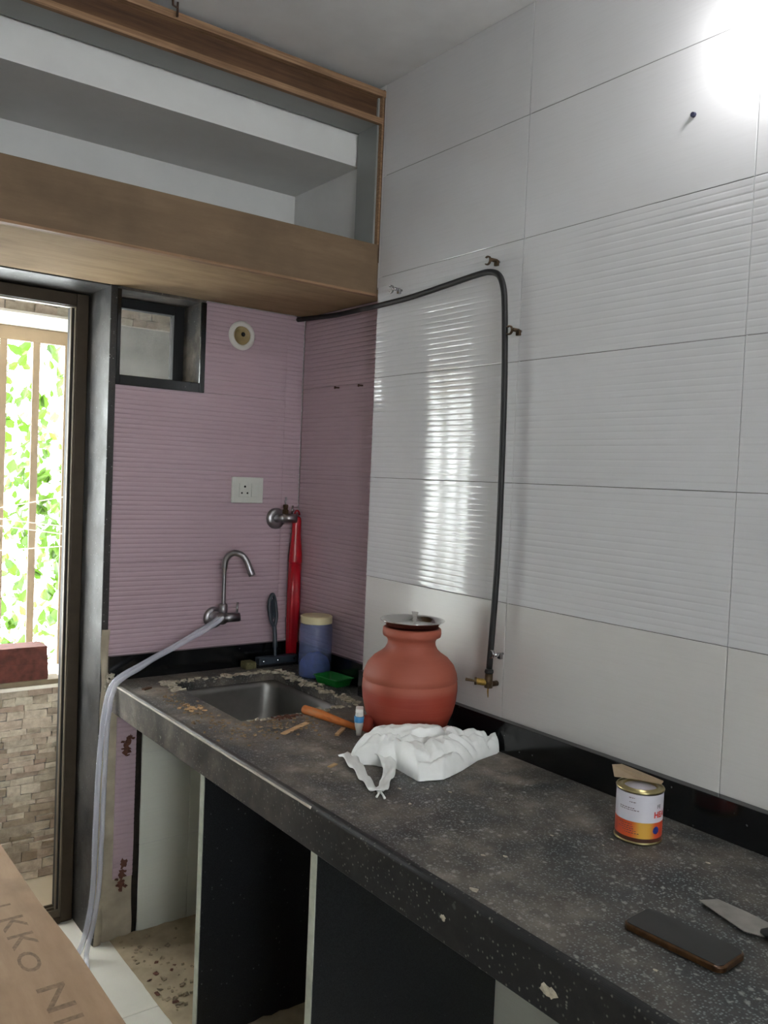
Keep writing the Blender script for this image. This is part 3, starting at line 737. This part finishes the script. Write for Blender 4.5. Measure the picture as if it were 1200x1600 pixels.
# direction around the tin: u = along the picture's left-right
du = t.n('ShaderNodeVectorMath', operation='DOT_PRODUCT'); du.inputs[1].default_value = (.8/CR, -.6/CR, 0)
sb = t.n('ShaderNodeVectorMath', operation='SUBTRACT'); sb.inputs[1].default_value = (CX, CY, CZ); t.l(tc.outputs['Position'], sb.inputs[0]); t.l(sb.outputs[0], du.inputs[0])
uu = mrange(du.outputs['Value'], -1, 1)
band = t.ramp(uu, [(0, (196, 70, 40)), (.22, (206, 90, 44)), (.38, (206, 158, 60)), (.6, (200, 150, 58)), (.72, (204, 84, 44)), (1, (200, 56, 36))])
zf = mrange(sx.outputs[2], CZ, CZ+.1)
c = t.mix(t.ramp(zf, [(.42, W4), (.425, B4)]), (206, 203, 210), band)
c = t.mix(t.ramp(zf, [(.12, W4), (.125, B4)]), c, (74, 40, 30))
t.base(c); t.rough(.35); M['label'] = t.m
cyl_part('printed_label', [(CR, .004), (CR, .094)], M['label'], label='label white above, orange and yellow below with a brown foot band')
for zz in (.0, .095):
    bm = bmesh.new(); lathe(bm, [(CR-.002, zz), (CR+.0012, zz+.001), (CR+.0016, zz+.003), (CR+.0004, zz+.005), (CR-.002, zz+.005)], (CX, CY, CZ), 56, cap0=False, cap1=False)
    obj('rim', bm, M['tin'], can, smooth=True)
bm = bmesh.new(); lathe(bm, [(CR-.002, .0985), (.034, .0975), (.033, .101), (.031, .101), (.030, .09)], (CX, CY, CZ), 56, cap0=False, cap1=False)
obj('mouth_ring', bm, M['tin'], can, smooth=True)
cyl_part('filling', [(.0305, .090), (.0300, .0965)], M['paper_white'], c0=True, c1=True, label='white filling visible in the mouth')
def wrap_text(txt, size, u_deg, z, mat, name, bold=0):
    cu = bpy.data.curves.new('txt', 'FONT'); cu.body = txt; cu.size = size; cu.offset = bold; cu.resolution_u = 3
    ob = bpy.data.objects.new('txt', cu); COL.objects.link(ob); dg = bpy.context.evaluated_depsgraph_get(); dg.update()
    me = bpy.data.meshes.new_from_object(ob.evaluated_get(dg)); bpy.data.objects.remove(ob)
    bm = bmesh.new(); bm.from_mesh(me); bpy.data.meshes.remove(me)
    bmesh.ops.triangulate(bm, faces=bm.faces)
    for _ in range(1): bmesh.ops.subdivide_edges(bm, edges=[e for e in bm.edges if e.calc_length() > .004], cuts=2)
    return bm
def on_tin(txt, size, ang, z, mat, bold=0):
    bm = wrap_text(txt, size, 0, z, mat, '', bold)
    R_ = CR+.0004
    for v_ in bm.verts:
        a = ang+v_.co.x/R_; v_.co = (CX+R_*math.cos(a), CY+R_*math.sin(a), CZ+z+v_.co.y)
    o = obj('printed_text', bm, mat, can); return o
# angle 0 = +x ; the camera side faces (-.62,-.8) i.e. about 232 degrees, right silhouette at about 322
view = math.atan2(-2.628-CY, -1.536-CX)
on_tin('HEA', .0155, view+math.radians(38), .052, simple('red_print', (196, 48, 34), .4), .0006)
on_tin('FE', .010, view+math.radians(47), .069, simple('dark_print', (44, 44, 56), .4), .0001)
bm = bmesh.new()
R_ = CR+.0006; ca = view+math.radians(46); cz_ = .028; ring = []
cv = bm.verts.new((CX+R_*math.cos(ca), CY+R_*math.sin(ca), CZ+cz_))
for i in range(24):
    a = ca+.0072/R_*math.cos(i*PI/12); ring.append(bm.verts.new((CX+R_*math.cos(a), CY+R_*math.sin(a), CZ+cz_+.0072*math.sin(i*PI/12))))
for i in range(24): bm.faces.new((cv, ring[i], ring[(i+1) % 24]))
obj('round_badge', bm, simple('blue_print', (36, 54, 128), .4), can, label='small dark blue round badge')
bm = bmesh.new()
def dash(a0, a1, z, h):
    R2_ = CR+.0003; st = max(1, int((a1-a0)/.12)); prev = None
    for i in range(st+1):
        a = view+a0+(a1-a0)*i/st; c_ = Vector((CX+R2_*math.cos(a), CY+R2_*math.sin(a), 0)); pr_ = (bm.verts.new(c_+Vector((0, 0, CZ+z))), bm.verts.new(c_+Vector((0, 0, CZ+z+h))))
        if prev: bm.faces.new((prev[0], pr_[0], pr_[1], prev[1]))
        prev = pr_
for z, segs in ((.086, ((-.45, -.2),)), (.078, ((-.42, -.12),)), (.0665, ((-.9, -.2),)), (.063, ((-.9, .0),)), (.036, ((-.9, -.25),)), (.032, ((-.8, -.2),)), (.028, ((-.95, -.2),)), (.024, ((-.7, -.1),)), (.020, ((-.6, .05),))):
    for a0, a1 in segs:
        a = a0
        while a < a1:
            l = random.uniform(.04, .12); dash(a, min(a+l, a1), z, .0014); a += l+.03
obj('small_print', bm, simple('grey_small_print', (96, 74, 78), .5), can, kind='stuff')
bm = bmesh.new()
A_ = [(-.172, -1.578, .9435), (-.150, -1.560, .9625), (-.131, -1.560, .9635), (-.120, -1.665, .9555), (-.128, -1.678, .950), (-.146, -1.668, .9405)]
F_ = [(-.164, -1.588, .9418), (-.135, -1.626, .9418), (-.1215, -1.664, .9418), (-.1212, -1.669, .949), (-.131, -1.580, .957), (-.151, -1.572, .957)]
lo = [bm.verts.new(Vector(p)) for p in F_]; hi = [bm.verts.new(Vector(p)+Vector((.0022, .0026, .001))) for p in F_]
bm.faces.new(lo); bm.faces.new(list(reversed(hi)))
for i in range(6): bm.faces.new((lo[i], lo[(i+1) % 6], hi[(i+1) % 6], hi[i]))
tag(obj('veneer_offcut', bm, simple('brown_veneer', (150, 130, 104), .6)), 'thin jagged veneer offcut lying across the top of the small tin', 'wood scrap')

# ------------------------------------------------------------------ phone
ph = thing('phone', 'dark smartphone in a bronze-edged case lying face up near the counter front', 'phone', (-.42, -1.918, CZ))
def phone_shape(bm, L, W, z0, z1, r, bev):
    M_ = Matrix.Rotation(math.atan2(-.172, .012), 3, 'Z')
    rings = []
    for dz, ins in ((0, bev), (bev*.6, 0), (z1-z0-bev*.6, 0), (z1-z0, bev)):
        rings.append([bm.verts.new(M_ @ Vector((x, y, 0))+Vector((-.42, -1.918, z0+dz))) for x, y in rrect(-L/2+ins, L/2-ins, -W/2+ins, W/2-ins, r)])
    for a, b in zip(rings, rings[1:]):
        n = len(a)
        for i in range(n): bm.faces.new((a[i], a[(i+1) % n], b[(i+1) % n], b[i]))
    bm.faces.new(list(reversed(rings[0]))); bm.faces.new(rings[-1])
bm = bmesh.new(); phone_shape(bm, .160, .075, CZ+.0005, CZ+.0115, .014, .003); obj('case', bm, M['phone_edge'], ph, smooth=False, bevel=.001)
bm = bmesh.new(); phone_shape(bm, .154, .069, CZ+.0105, CZ+.0122, .011, .0005); obj('screen', bm, M['phone_glass'], ph)

# ------------------------------------------------------------------ putty knife
kn = thing('putty_knife', 'steel putty knife with dark handle lying behind the phone at the right photo edge', 'putty knife', (-.27, -2.0, CZ))
bm = bmesh.new()
P = [(-.290, -1.862), (-.258, -1.874), (-.252, -1.915), (-.262, -1.99), (-.285, -2.015), (-.310, -1.985), (-.318, -1.968), (-.312, -1.93)]
P = [(-.292, -1.862), (-.262, -1.877), (-.261, -1.93), (-.265, -1.975), (-.283, -2.005), (-.305, -1.99), (-.321, -1.957), (-.307, -1.91)]
lo = [bm.verts.new((x, y, CZ+.006)) for x, y in P]; hi = [bm.verts.new((x, y, CZ+.0072)) for x, y in P]
bm.faces.new(lo); bm.faces.new(list(reversed(hi)))
for i in range(len(P)): bm.faces.new((lo[i], lo[(i+1) % len(P)], hi[(i+1) % len(P)], hi[i]))
obj('blade', bm, M['blade'], kn)
bm = bmesh.new(); tube(bm, smooth_path([(-.300, -1.972, CZ+.0085), (-.296, -2.0, CZ+.011), (-.290, -2.04, CZ+.0135), (-.284, -2.10, CZ+.0135), (-.281, -2.13, CZ+.011)], 5), [.004]*1+[.006, .009, .011, .012, .0125]+[.013]*15, 12, sq=(1.2, .8))
obj('handle', bm, M['black_frame'], kn, smooth=True)

# ------------------------------------------------------------------ sink corner things
jar = thing('storage_jar', 'translucent bluish plastic jar with a cream lid and blue powder inside, in the corner', 'jar', (.0, -.245, CZ))
bm = bmesh.new(); lathe(bm, [(.050, 0), (.0535, .004), (.0545, .012), (.0545, .158), (.051, .174), (.046, .180), (.046, .186)], (-.002, -.245, CZ+.0005), 48, cap1=False); obj('jar_wall', bm, M['jar'], jar, smooth=True)
bm = bmesh.new(); pr_ = [(.051, .002), (.051, .03), (.050, .05)]
lathe(bm, [(.0505, .004), (.0515, .04), (.045, .056), (.02, .075)], (-.002, -.245, CZ), 32)
for v_ in bm.verts:
    if v_.co.z > CZ+.03: v_.co.z += .012*noise.noise(v_.co*40)
obj('powder_bag', bm, M['powder'], jar, smooth=True, label='blue contents')
bm = bmesh.new(); lathe(bm, [(.0515, .178), (.0525, .180), (.0525, .200), (.050, .203), (.02, .204)], (-.002, -.245, CZ), 48); obj('lid', bm, M['cream_plastic'], jar, smooth=False, bevel=.0008)
ty = thing('soap_tray', 'small green plastic soap tray on the counter between the jar and the pot', 'tray', (.0, -.36, CZ))
bm = bmesh.new(); m_ = Matrix.Rotation(math.radians(8), 3, 'Z'); rings = []
for ins, z in ((.006, .0005), (0, .022), (-.004, .024), (-.003, .0255), (.002, .0235), (.008, .003)):
    rings.append([bm.verts.new(m_ @ Vector((x, y, 0))+Vector((-.004, -.362, CZ+z))) for x, y in rrect(-.036+ins, .036-ins, -.055+ins, .055-ins, .007, 3)])
for a, b in zip(rings, rings[1:]):
    for i in range(len(a)): bm.faces.new((a[i], a[(i+1) % len(a)], b[(i+1) % len(a)], b[i]))
bm.faces.new(list(reversed(rings[0]))); bm.faces.new(rings[-1]); obj('dish', bm, M['green'], ty)
wp = thing('kitchen_wiper', 'dark grey-blue plastic wiper with loop handle standing against the back wall behind the sink', 'wiper', (-.03, -.06, CZ))
bm = bmesh.new(); tube(bm, smooth_path([(-.048, -.062, .872), (-.046, -.056, .90), (-.044, -.05, .94), (-.046, -.045, .975)], 5), [.006]*6+[.008]*10, 10)
tube(bm, smooth_path([(-.046, -.045, .972), (-.058, -.041, 1.0), (-.064, -.037, 1.04), (-.060, -.035, 1.072), (-.050, -.034, 1.086), (-.042, -.035, 1.07), (-.036, -.038, 1.03), (-.037, -.042, 1.0), (-.046, -.045, .972)], 5), .0065, 8)
obj('handle', bm, M['wiper'], wp, smooth=True)
bm = bmesh.new(); lathe(bm, [(.001, 0), (.011, 0), (.011, .003), (.001, .003)], (0, 0, 0), 24)
for v_ in bm.verts: v_.co = Vector((-.0505+v_.co.x, -.04+v_.co.z, 1.035+v_.co.y*3.4))
obj('handle_web', bm, M['wiper'], wp)
boxes('wiper_head', [(-.118, .034, -.078, -.048, .852, .878)], M['wiper'], wp, bevel=.004)
boxes('rubber_blade', [(-.118, .034, -.066, -.060, .8405, .852)], M['black_rubber'], wp)
for x in (-.10, -.045, .018):
    bm = bmesh.new(); lathe(bm, [(.0032, 0), (.0032, .002), (.001, .003)], (x, -.078, .865), 10, rot=rot_to((0, -1, 0))); obj('rivet', bm, M['chrome'], wp)
bm = bmesh.new(); box(bm, -.165, -.125, -.075, -.03, .8403, .866)
tag(obj('scrub_pad', bm, M['sponge'], bevel=.005), 'small olive scrub pad at the left end of the wiper behind the sink', 'sponge')
um = thing('umbrella', 'folded red umbrella with a hanging loop standing upright in the corner', 'umbrella', (.018, -.052, CZ))
UX, UY = .0345, -.036
bm = bmesh.new(); n = 40; pr_ = [(.010, .003), (.020, .02), (.022, .10), (.024, .25), (.024, .352)]
rings = []
for r, h in pr_:
    ring = []
    for i in range(n):
        a = 2*PI*i/n; rr = r*(1+.10*math.cos(a*5)) if h < .34 else r*.97
        ring.append(bm.verts.new((UX+rr*math.cos(a)*.98, UY+rr*math.sin(a)*.9, CZ+h)))
    rings.append(ring)
for a, b in zip(rings, rings[1:]):
    for i in range(n): bm.faces.new((a[i], a[(i+1) % n], b[(i+1) % n], b[i]))
bm.faces.new(list(reversed(rings[0]))); bm.faces.new(rings[-1]); obj('folded_canopy', bm, M['red'], um, smooth=True)
bm = bmesh.new(); lathe(bm, [(.026, .352), (.0265, .36), (.0255, .385), (.021, .42), (.018, .45), (.0175, .50), (.016, .512), (.010, .518)], (0, 0, 0), 32)
for v_ in bm.verts: v_.co = Vector((UX+v_.co.x*.95, UY+v_.co.y*.75, CZ+v_.co.z))
obj('handle_cap', bm, M['red'], um, smooth=True)
bm = bmesh.new(); tube(bm, [(UX+.010*math.cos(a), UY, CZ+.522+.016*math.sin(a)) for a in [PI*i/10-.0 for i in range(11)]], .003, 8); obj('hanging_loop', bm, M['red'], um, smooth=True)

# ------------------------------------------------------------------ faucet
fa = thing('faucet', 'chrome swan-neck wall faucet above the sink with a clear hose on it', 'faucet', (-.26, -.03, 1.02))
FX, FZ = -.262, 1.022
bm = bmesh.new(); lathe(bm, [(.036, 0), (.036, .004), (.03, .010), (.02, .012)], (FX+.006, -.0005, FZ-.008), 36, rot=rot_to((0, -1, 0))); obj('wall_flange', bm, M['dark_chrome'], fa, smooth=True)
bm = bmesh.new(); tube(bm, [(FX+.006, -.008, FZ-.005), (FX, -.085, FZ)], .019, 20); lathe(bm, [(.013, 0), (.015, .01), (.015, .03), (.011, .034)], (FX+.012, -.06, FZ+.012), 20); obj('body', bm, M['dark_chrome'], fa, smooth=True)
bm = bmesh.new(); tube(bm, [(FX, -.07, FZ), (FX+.062, -.078, FZ+.002)], .0155, 20); obj('spindle', bm, M['dark_chrome'], fa, smooth=True)
bm = bmesh.new(); tube(bm, [(FX+.055, -.075, FZ+.012), (FX+.058, -.072, FZ+.05)], .0038, 10); obj('lever', bm, M['chrome'], fa, smooth=True)
bm = bmesh.new()
neck = smooth_path([(FX+.012, -.06, FZ+.04), (FX+.012, -.06, FZ+.10), (FX+.012, -.06, FZ+.165), (FX+.016, -.063, FZ+.195), (FX+.032, -.078, FZ+.215), (FX+.053, -.097, FZ+.210), (FX+.067, -.108, FZ+.19), (FX+.077, -.115, FZ+.162), (FX+.083, -.12, FZ+.145)], 5)
tube(bm, neck, [.0062 if p.z < FZ+.165 and p.x < FX+.02 else .0105 for p in neck], 16); obj('swan_neck', bm, M['dark_chrome'], fa, smooth=True)
bm = bmesh.new(); lathe(bm, [(.0118, 0), (.0118, .018)], tuple(neck[-1]+Vector((.0012, .0008, -.002))), 18, rot=rot_to(neck[-4]-neck[-1])); obj('aerator', bm, M['dark_chrome'], fa, smooth=True)
# angle valve
va = thing('angle_valve', 'chrome angle stop valve on the pink wall below the socket', 'valve', (-.03, -.02, 1.35))
VX, VZ = -.031, 1.352
bm = bmesh.new(); lathe(bm, [(.037, 0), (.037, .004), (.03, .011), (.016, .013)], (VX, -.0005, VZ-.004), 36, rot=rot_to((0, -1, 0))); obj('wall_flange', bm, M['dark_chrome'], va, smooth=True)
bm = bmesh.new(); tube(bm, [(VX, -.01, VZ-.004), (VX+.004, -.055, VZ)], .014, 18); tube(bm, [(VX, -.05, VZ), (VX+.048, -.06, VZ)], .0155, 20); obj('body', bm, M['dark_chrome'], va, smooth=True)
bm = bmesh.new(); lathe(bm, [(.010, 0), (.012, .004), (.012, .016), (.009, .018), (.009, .024), (.0105, .026), (.0105, .034), (.004, .036)], (VX+.01, -.05, VZ+.012), 6); obj('outlet_nut', bm, M['brass_dark'], va)
bm = bmesh.new(); tube(bm, [(VX+.01, -.05, VZ+.046), (VX+.008, -.05, VZ+.058), (VX+.012, -.05, VZ+.066), (VX+.009, -.05, VZ+.072)], .0035, 8); obj('stub', bm, M['dark_chrome'], va, smooth=True)
bm = bmesh.new(); tube(bm, [(VX+.032, -.058, VZ+.012), (VX+.033, -.058, VZ+.044)], .0035, 8); obj('lever', bm, M['chrome'], va, smooth=True)
# socket
so = thing('socket_plate', 'white three-pin power socket with rocker switch on the pink wall', 'socket', (-.147, 0, 1.443))
boxes('cover_plate', [(-.207, -.088, -.009, -.0004, 1.400, 1.488)], M['socket'], so, bevel=.003)
boxes('socket_module', [(-.181, -.140, -.0115, -.009, 1.421, 1.468)], M['socket'], so, bevel=.001)
sw = boxes('switch_rocker', [(-.136, -.111, -.0125, -.009, 1.421, 1.468)], M['socket'], so, bevel=.002)
for x, z, r in ((-.160, 1.456, .0038), (-.171, 1.434, .0032), (-.150, 1.434, .0032)):
    bm = bmesh.new(); lathe(bm, [(r, 0), (r, .0006)], (x, -.0116, z), 14, rot=rot_to((0, -1, 0))); obj('pin_hole', bm, M['hole'], so)
# exhaust sleeve
sl = thing('pipe_sleeve', 'round white flange around an open pipe hole high on the pink wall', 'pipe flange', (-.188, 0, 1.962))
bm = bmesh.new(); lathe(bm, [(.047, 0), (.049, .003), (.047, .007), (.036, .011), (.032, .009), (.031, .0005)], (-.188, -.0005, 1.962), 48, rot=rot_to((0, -1, 0)), cap0=False, cap1=False); obj('flange', bm, M['white_plastic'], sl, smooth=True)
bm = bmesh.new(); lathe(bm, [(.0315, .0008), (.0295, .0075), (.027, .0072), (.024, .0018), (.001, .0014)], (-.188, -.0005, 1.962), 40, rot=rot_to((0, -1, 0)), cap0=False); obj('pipe_mouth', bm, M['cup'], sl, smooth=True)
bm = bmesh.new(); lathe(bm, [(.0075, .002), (.006, .005), (.002, .0045)], (-.182, -.0005, 1.967), 16, rot=rot_to((0, -1, 0))); obj('inner_stub', bm, M['hole'], sl)

# ------------------------------------------------------------------ gas pipe
gp = thing('gas_pipe', 'black rubber gas pipe running along the white wall, down to a brass cock', 'pipe', (-.03, -1.1, 1.0))
path = [(.03, .0, 2.046), (.03, -.06, 2.043), (.03, -.24, 2.033), (.012, -.40, 2.026), (-.022, -.50, 2.014), (-.03, -.60, 2.012), (-.03, -.72, 2.015), (-.03, -.869, 2.025), (-.03, -.985, 2.033), (-.03, -1.03, 2.032), (-.03, -1.062, 2.018), (-.03, -1.079, 1.985), (-.03, -1.086, 1.94), (-.03, -1.093, 1.85), (-.03, -1.099, 1.72), (-.03, -1.103, 1.51), (-.03, -1.104, 1.35), (-.03, -1.101, 1.23), (-.03, -1.097, 1.14), (-.03, -1.092, 1.04)]
bm = bmesh.new(); sp = smooth_path(path, 6); tube(bm, sp, .0078, 14); obj('hose', bm, M['black_rubber'], gp, smooth=True)
bm = bmesh.new(); lathe(bm, [(.0105, 0), (.0115, .004), (.0105, .009)], (-.03, -1.092, 1.028), 20); obj('hose_clip', bm, M['black_rubber'], gp, smooth=True)
bm = bmesh.new(); tube(bm, [(-.03, -1.092, 1.03), (-.03, -1.092, .992)], [.0095, .0105], 16); tube(bm, [(-.03, -1.092, 1.0), (-.001, -1.092, 1.0)], .007, 12); obj('valve_body', bm, M['brass_dark'], gp, smooth=True)
bm = bmesh.new(); tube(bm, [(-.034, -1.088, 1.004), (-.05, -1.070, 1.006)], .0085, 14); obj('valve_bonnet', bm, M['brass'], gp, smooth=False)
bm = bmesh.new(); tube(bm, [(-.05, -1.070, 1.006), (-.054, -1.066, 1.006)], .0095, 14); tube(bm, [(-.054, -1.066, 1.006), (-.070, -1.050, 1.009)], [.003, .0042], 8); obj('valve_key', bm, M['brass_dark'], gp)
bm = bmesh.new(); tube(bm, [(-.034, -1.094, .992), (-.034, -1.094, .982), (-.034, -1.096, .972), (-.031, -1.093, .968), (-.028, -1.090, .972), (-.028, -1.090, .992)], .0015, 6); obj('split_pin', bm, M['brass'], gp, smooth=True)
CL = 'pipe clamps on the white wall'
def clamp(loc, mat, label, flip=1, touch=False):
    y, z = loc; c_ = thing('pipe_clamp', label, 'clamp', (0, y, z), CL)
    bm = bmesh.new(); tube(bm, [(-.0002, y, z), (-.026, y, z)], .0032, 8); obj('screw', bm, M['chrome'], c_, smooth=True)
    bm = bmesh.new(); tube(bm, [(-.032, y-.010*math.cos(a)+.010, z+.010*math.sin(a)) for a in [-PI*.7+1.4*PI*i/12 for i in range(13)]][::-1], .0028, 6, sq=(1.6, .8)); box(bm, -.034, -.012, y-.006, y+.000, z-.004, z+.004); obj('hook', bm, mat, c_, smooth=True)
    bm = bmesh.new(); box(bm, -.016, -.008, y-.008, y+.004, z-.012*flip if flip > 0 else z, z+.002 if flip > 0 else z+.012); obj('plate', bm, mat, c_, bevel=.001)
clamp((-.630, 2.050), M['chrome'], 'small steel pipe clamp just above the horizontal run, nearest the cabinet')
clamp((-1.030, 2.062), M['brass_dark'], 'dark pipe clamp just above the bend of the pipe')
clamp((-1.118, 1.878), M['brass_dark'], 'pipe clamp beside the upper part of the vertical pipe')
clamp((-1.108, 1.078), M['chrome'], 'bright steel pipe clamp beside the pipe just above the brass cock')
for i, (y, z) in enumerate(((-.232, 1.798), (-.368, 1.797))):
    bm = bmesh.new(); tube(bm, [(.0602, y, z), (.044, y, z-.001)], .0022, 8); tube(bm, [(.044, y, z-.001), (.042, y, z-.001)], .0045, 8)
    tag(obj('nail', bm, M['rust']), ['nail in the pink wall nearer the corner', 'nail in the pink wall nearer the white tiles'][i], 'nail', 'nails in the pink wall')
bm = bmesh.new(); tube(bm, [(.003, -1.572, 2.262), (-.006, -1.572, 2.262)], [.006, .005], 8)
tag(obj('wall_plug', bm, simple('blue_black_plug', (24, 26, 52), .5)), 'small dark wall plug high on the white tiles near the lamp', 'wall plug')
bm = bmesh.new(); tube(bm, [(-.69, -.55, 2.673), (-.68, -.53, 2.66), (-.664, -.52, 2.662), (-.664, -.52, 2.64), (-.664, -.5205, 2.676)], .003, 6)
tag(obj('ceiling_hook', bm, M['rust'], smooth=True), 'thin bent rusty rod sticking out of the ceiling above the cabinet', 'hook')

# ------------------------------------------------------------------ clear hose
ho = thing('clear_hose', 'clear vinyl hose running from the faucet over the counter end down to the floor', 'hose', (-.65, -.06, 0))
pA = [(-.262, -.074, 1.030), (-.30, -.082, 1.010), (-.353, -.08, .981), (-.42, -.075, .945), (-.481, -.07, .916), (-.535, -.066, .889), (-.578, -.063, .869), (-.609, -.061, .846), (-.625, -.06, .812), (-.633, -.059, .77), (-.639, -.058, .72), (-.647, -.056, .583), (-.651, -.055, .384), (-.653, -.055, .22), (-.664, -.055, .12), (-.69, -.06, .03), (-.75, -.10, .0105), (-.86, -.2, .0105), (-1.0, -.28, .0105)]
bm = bmesh.new(); tube(bm, smooth_path(pA, 6), .0085, 12); obj('hose_strand', bm, M['hose'], ho, smooth=True)
pB = [(-.262, -.092, 1.028), (-.31, -.09, .998), (-.37, -.085, .968), (-.43, -.08, .938), (-.49, -.072, .908), (-.535, -.075, .884), (-.575, -.077, .866), (-.605, -.078, .845), (-.620, -.078, .812), (-.626, -.077, .77), (-.630, -.075, .72), (-.633, -.072, .583), (-.636, -.07, .384), (-.640, -.07, .22), (-.655, -.07, .10), (-.675, -.08, .035), (-.69, -.13, .0105), (-.70, -.19, .0105)]
bm = bmesh.new(); tube(bm, smooth_path(pB, 6), .0075, 12); obj('hose_strand', bm, M['hose'], ho, smooth=True)

# ------------------------------------------------------------------ foreground board on trestles
BZ = .572
bd = thing('plywood_board', 'large sheet of brown plywood with faded printed letters in the foreground', 'plywood', (-1.6, -1.4, BZ))
edge = [(-1.024, -.25), (-1.023, -.8), (-1.015, -1.0), (-1.016, -1.2), (-1.017, -1.5), (-1.02, -2.6), (-2.3, -2.6), (-2.3, -.25)]
bm = bmesh.new(); lo = [bm.verts.new((x, y, BZ)) for x, y in edge]; hi = [bm.verts.new((x, y, BZ+.018)) for x, y in edge]
bm.faces.new(lo); bm.faces.new(list(reversed(hi)))
for i in range(len(edge)): bm.faces.new((lo[i], lo[(i+1) % len(edge)], hi[(i+1) % len(edge)], hi[i]))
obj('sheet', bm, M['ply_board'], bd)
for ch, ya, yb, xa, xb in (('I', -.782, -.790, -1.105, -1.075), ('K', -.842, -.900, -1.112, -1.066), ('K', -.916, -.974, -1.113, -1.066), ('O', -.986, -1.060, -1.118, -1.080), ('N', -1.118, -1.197, -1.113, -1.066), ('I', -1.224, -1.236, -1.113, -1.066), ('S', -.99, -1.06, -1.19, -1.145)):
    if ch == 'S': continue
    bm = wrap_text(ch, .06, 0, 0, None, '', .0006)
    lx0 = min(v.co.x for v in bm.verts); lx1 = max(v.co.x for v in bm.verts); ly0 = min(v.co.y for v in bm.verts); ly1 = max(v.co.y for v in bm.verts)
    for v_ in bm.verts:
        lx, ly = v_.co.x, v_.co.y
        v_.co = (xa+(xb-xa)*(ly-ly0)/(ly1-ly0), ya+(yb-ya)*(lx-lx0)/(lx1-lx0), BZ+.0183)
    obj('printed_letter', bm, M['print'], bd)
for k, yy in enumerate((-.75, -2.2)):
    ts = thing('trestle', ['wooden trestle under the far end of the plywood sheet', 'wooden trestle under the near end of the plywood sheet'][k], 'trestle', (-1.7, yy, 0), 'trestles under the plywood')
    boxes('beam', [(-2.2, -1.2, yy-.02, yy+.02, BZ-.07, BZ-.001)], M['ply_under'], ts, bevel=.002)
    for x in (-2.1, -1.3):
        for s in (-1, 1):
            bm = bmesh.new(); tube(bm, [(x, yy+s*.015, BZ-.06), (x, yy+s*.16, .012)], .018, 4); obj('leg', bm, M['ply_under'], ts)

# ------------------------------------------------------------------ wall lamp
LY, LZ = -1.775, 2.405
lp = thing('wall_lamp', 'lit white LED bulb in an angled wall holder at the top right photo corner', 'lamp', (0, LY, LZ))
ax_ = Vector((-.55, .1, -.75)).normalized(); base = Vector((-.004, LY, LZ+.06))
bm = bmesh.new(); lathe(bm, [(.032, 0), (.032, .006), (.022, .02)], (0, LY, LZ+.065), 28, rot=rot_to((-1, 0, 0))); obj('wall_base', bm, M['white_plastic'], lp, smooth=True)
bm = bmesh.new(); lathe(bm, [(.016, .0), (.018, .02), (.026, .045), (.03, .06)], tuple(Vector((-.012, LY, LZ+.062))), 28, rot=rot_to(ax_)); obj('housing', bm, M['white_plastic'], lp, smooth=True)
bm = bmesh.new(); lathe(bm, [(.030, .0605), (.0315, .07), (.030, .085), (.022, .099), (.01, .106), (.001, .107)], tuple(Vector((-.012, LY, LZ+.062))), 28, rot=rot_to(ax_)); obj('bulb_dome', bm, M['lamp'], lp, smooth=True)
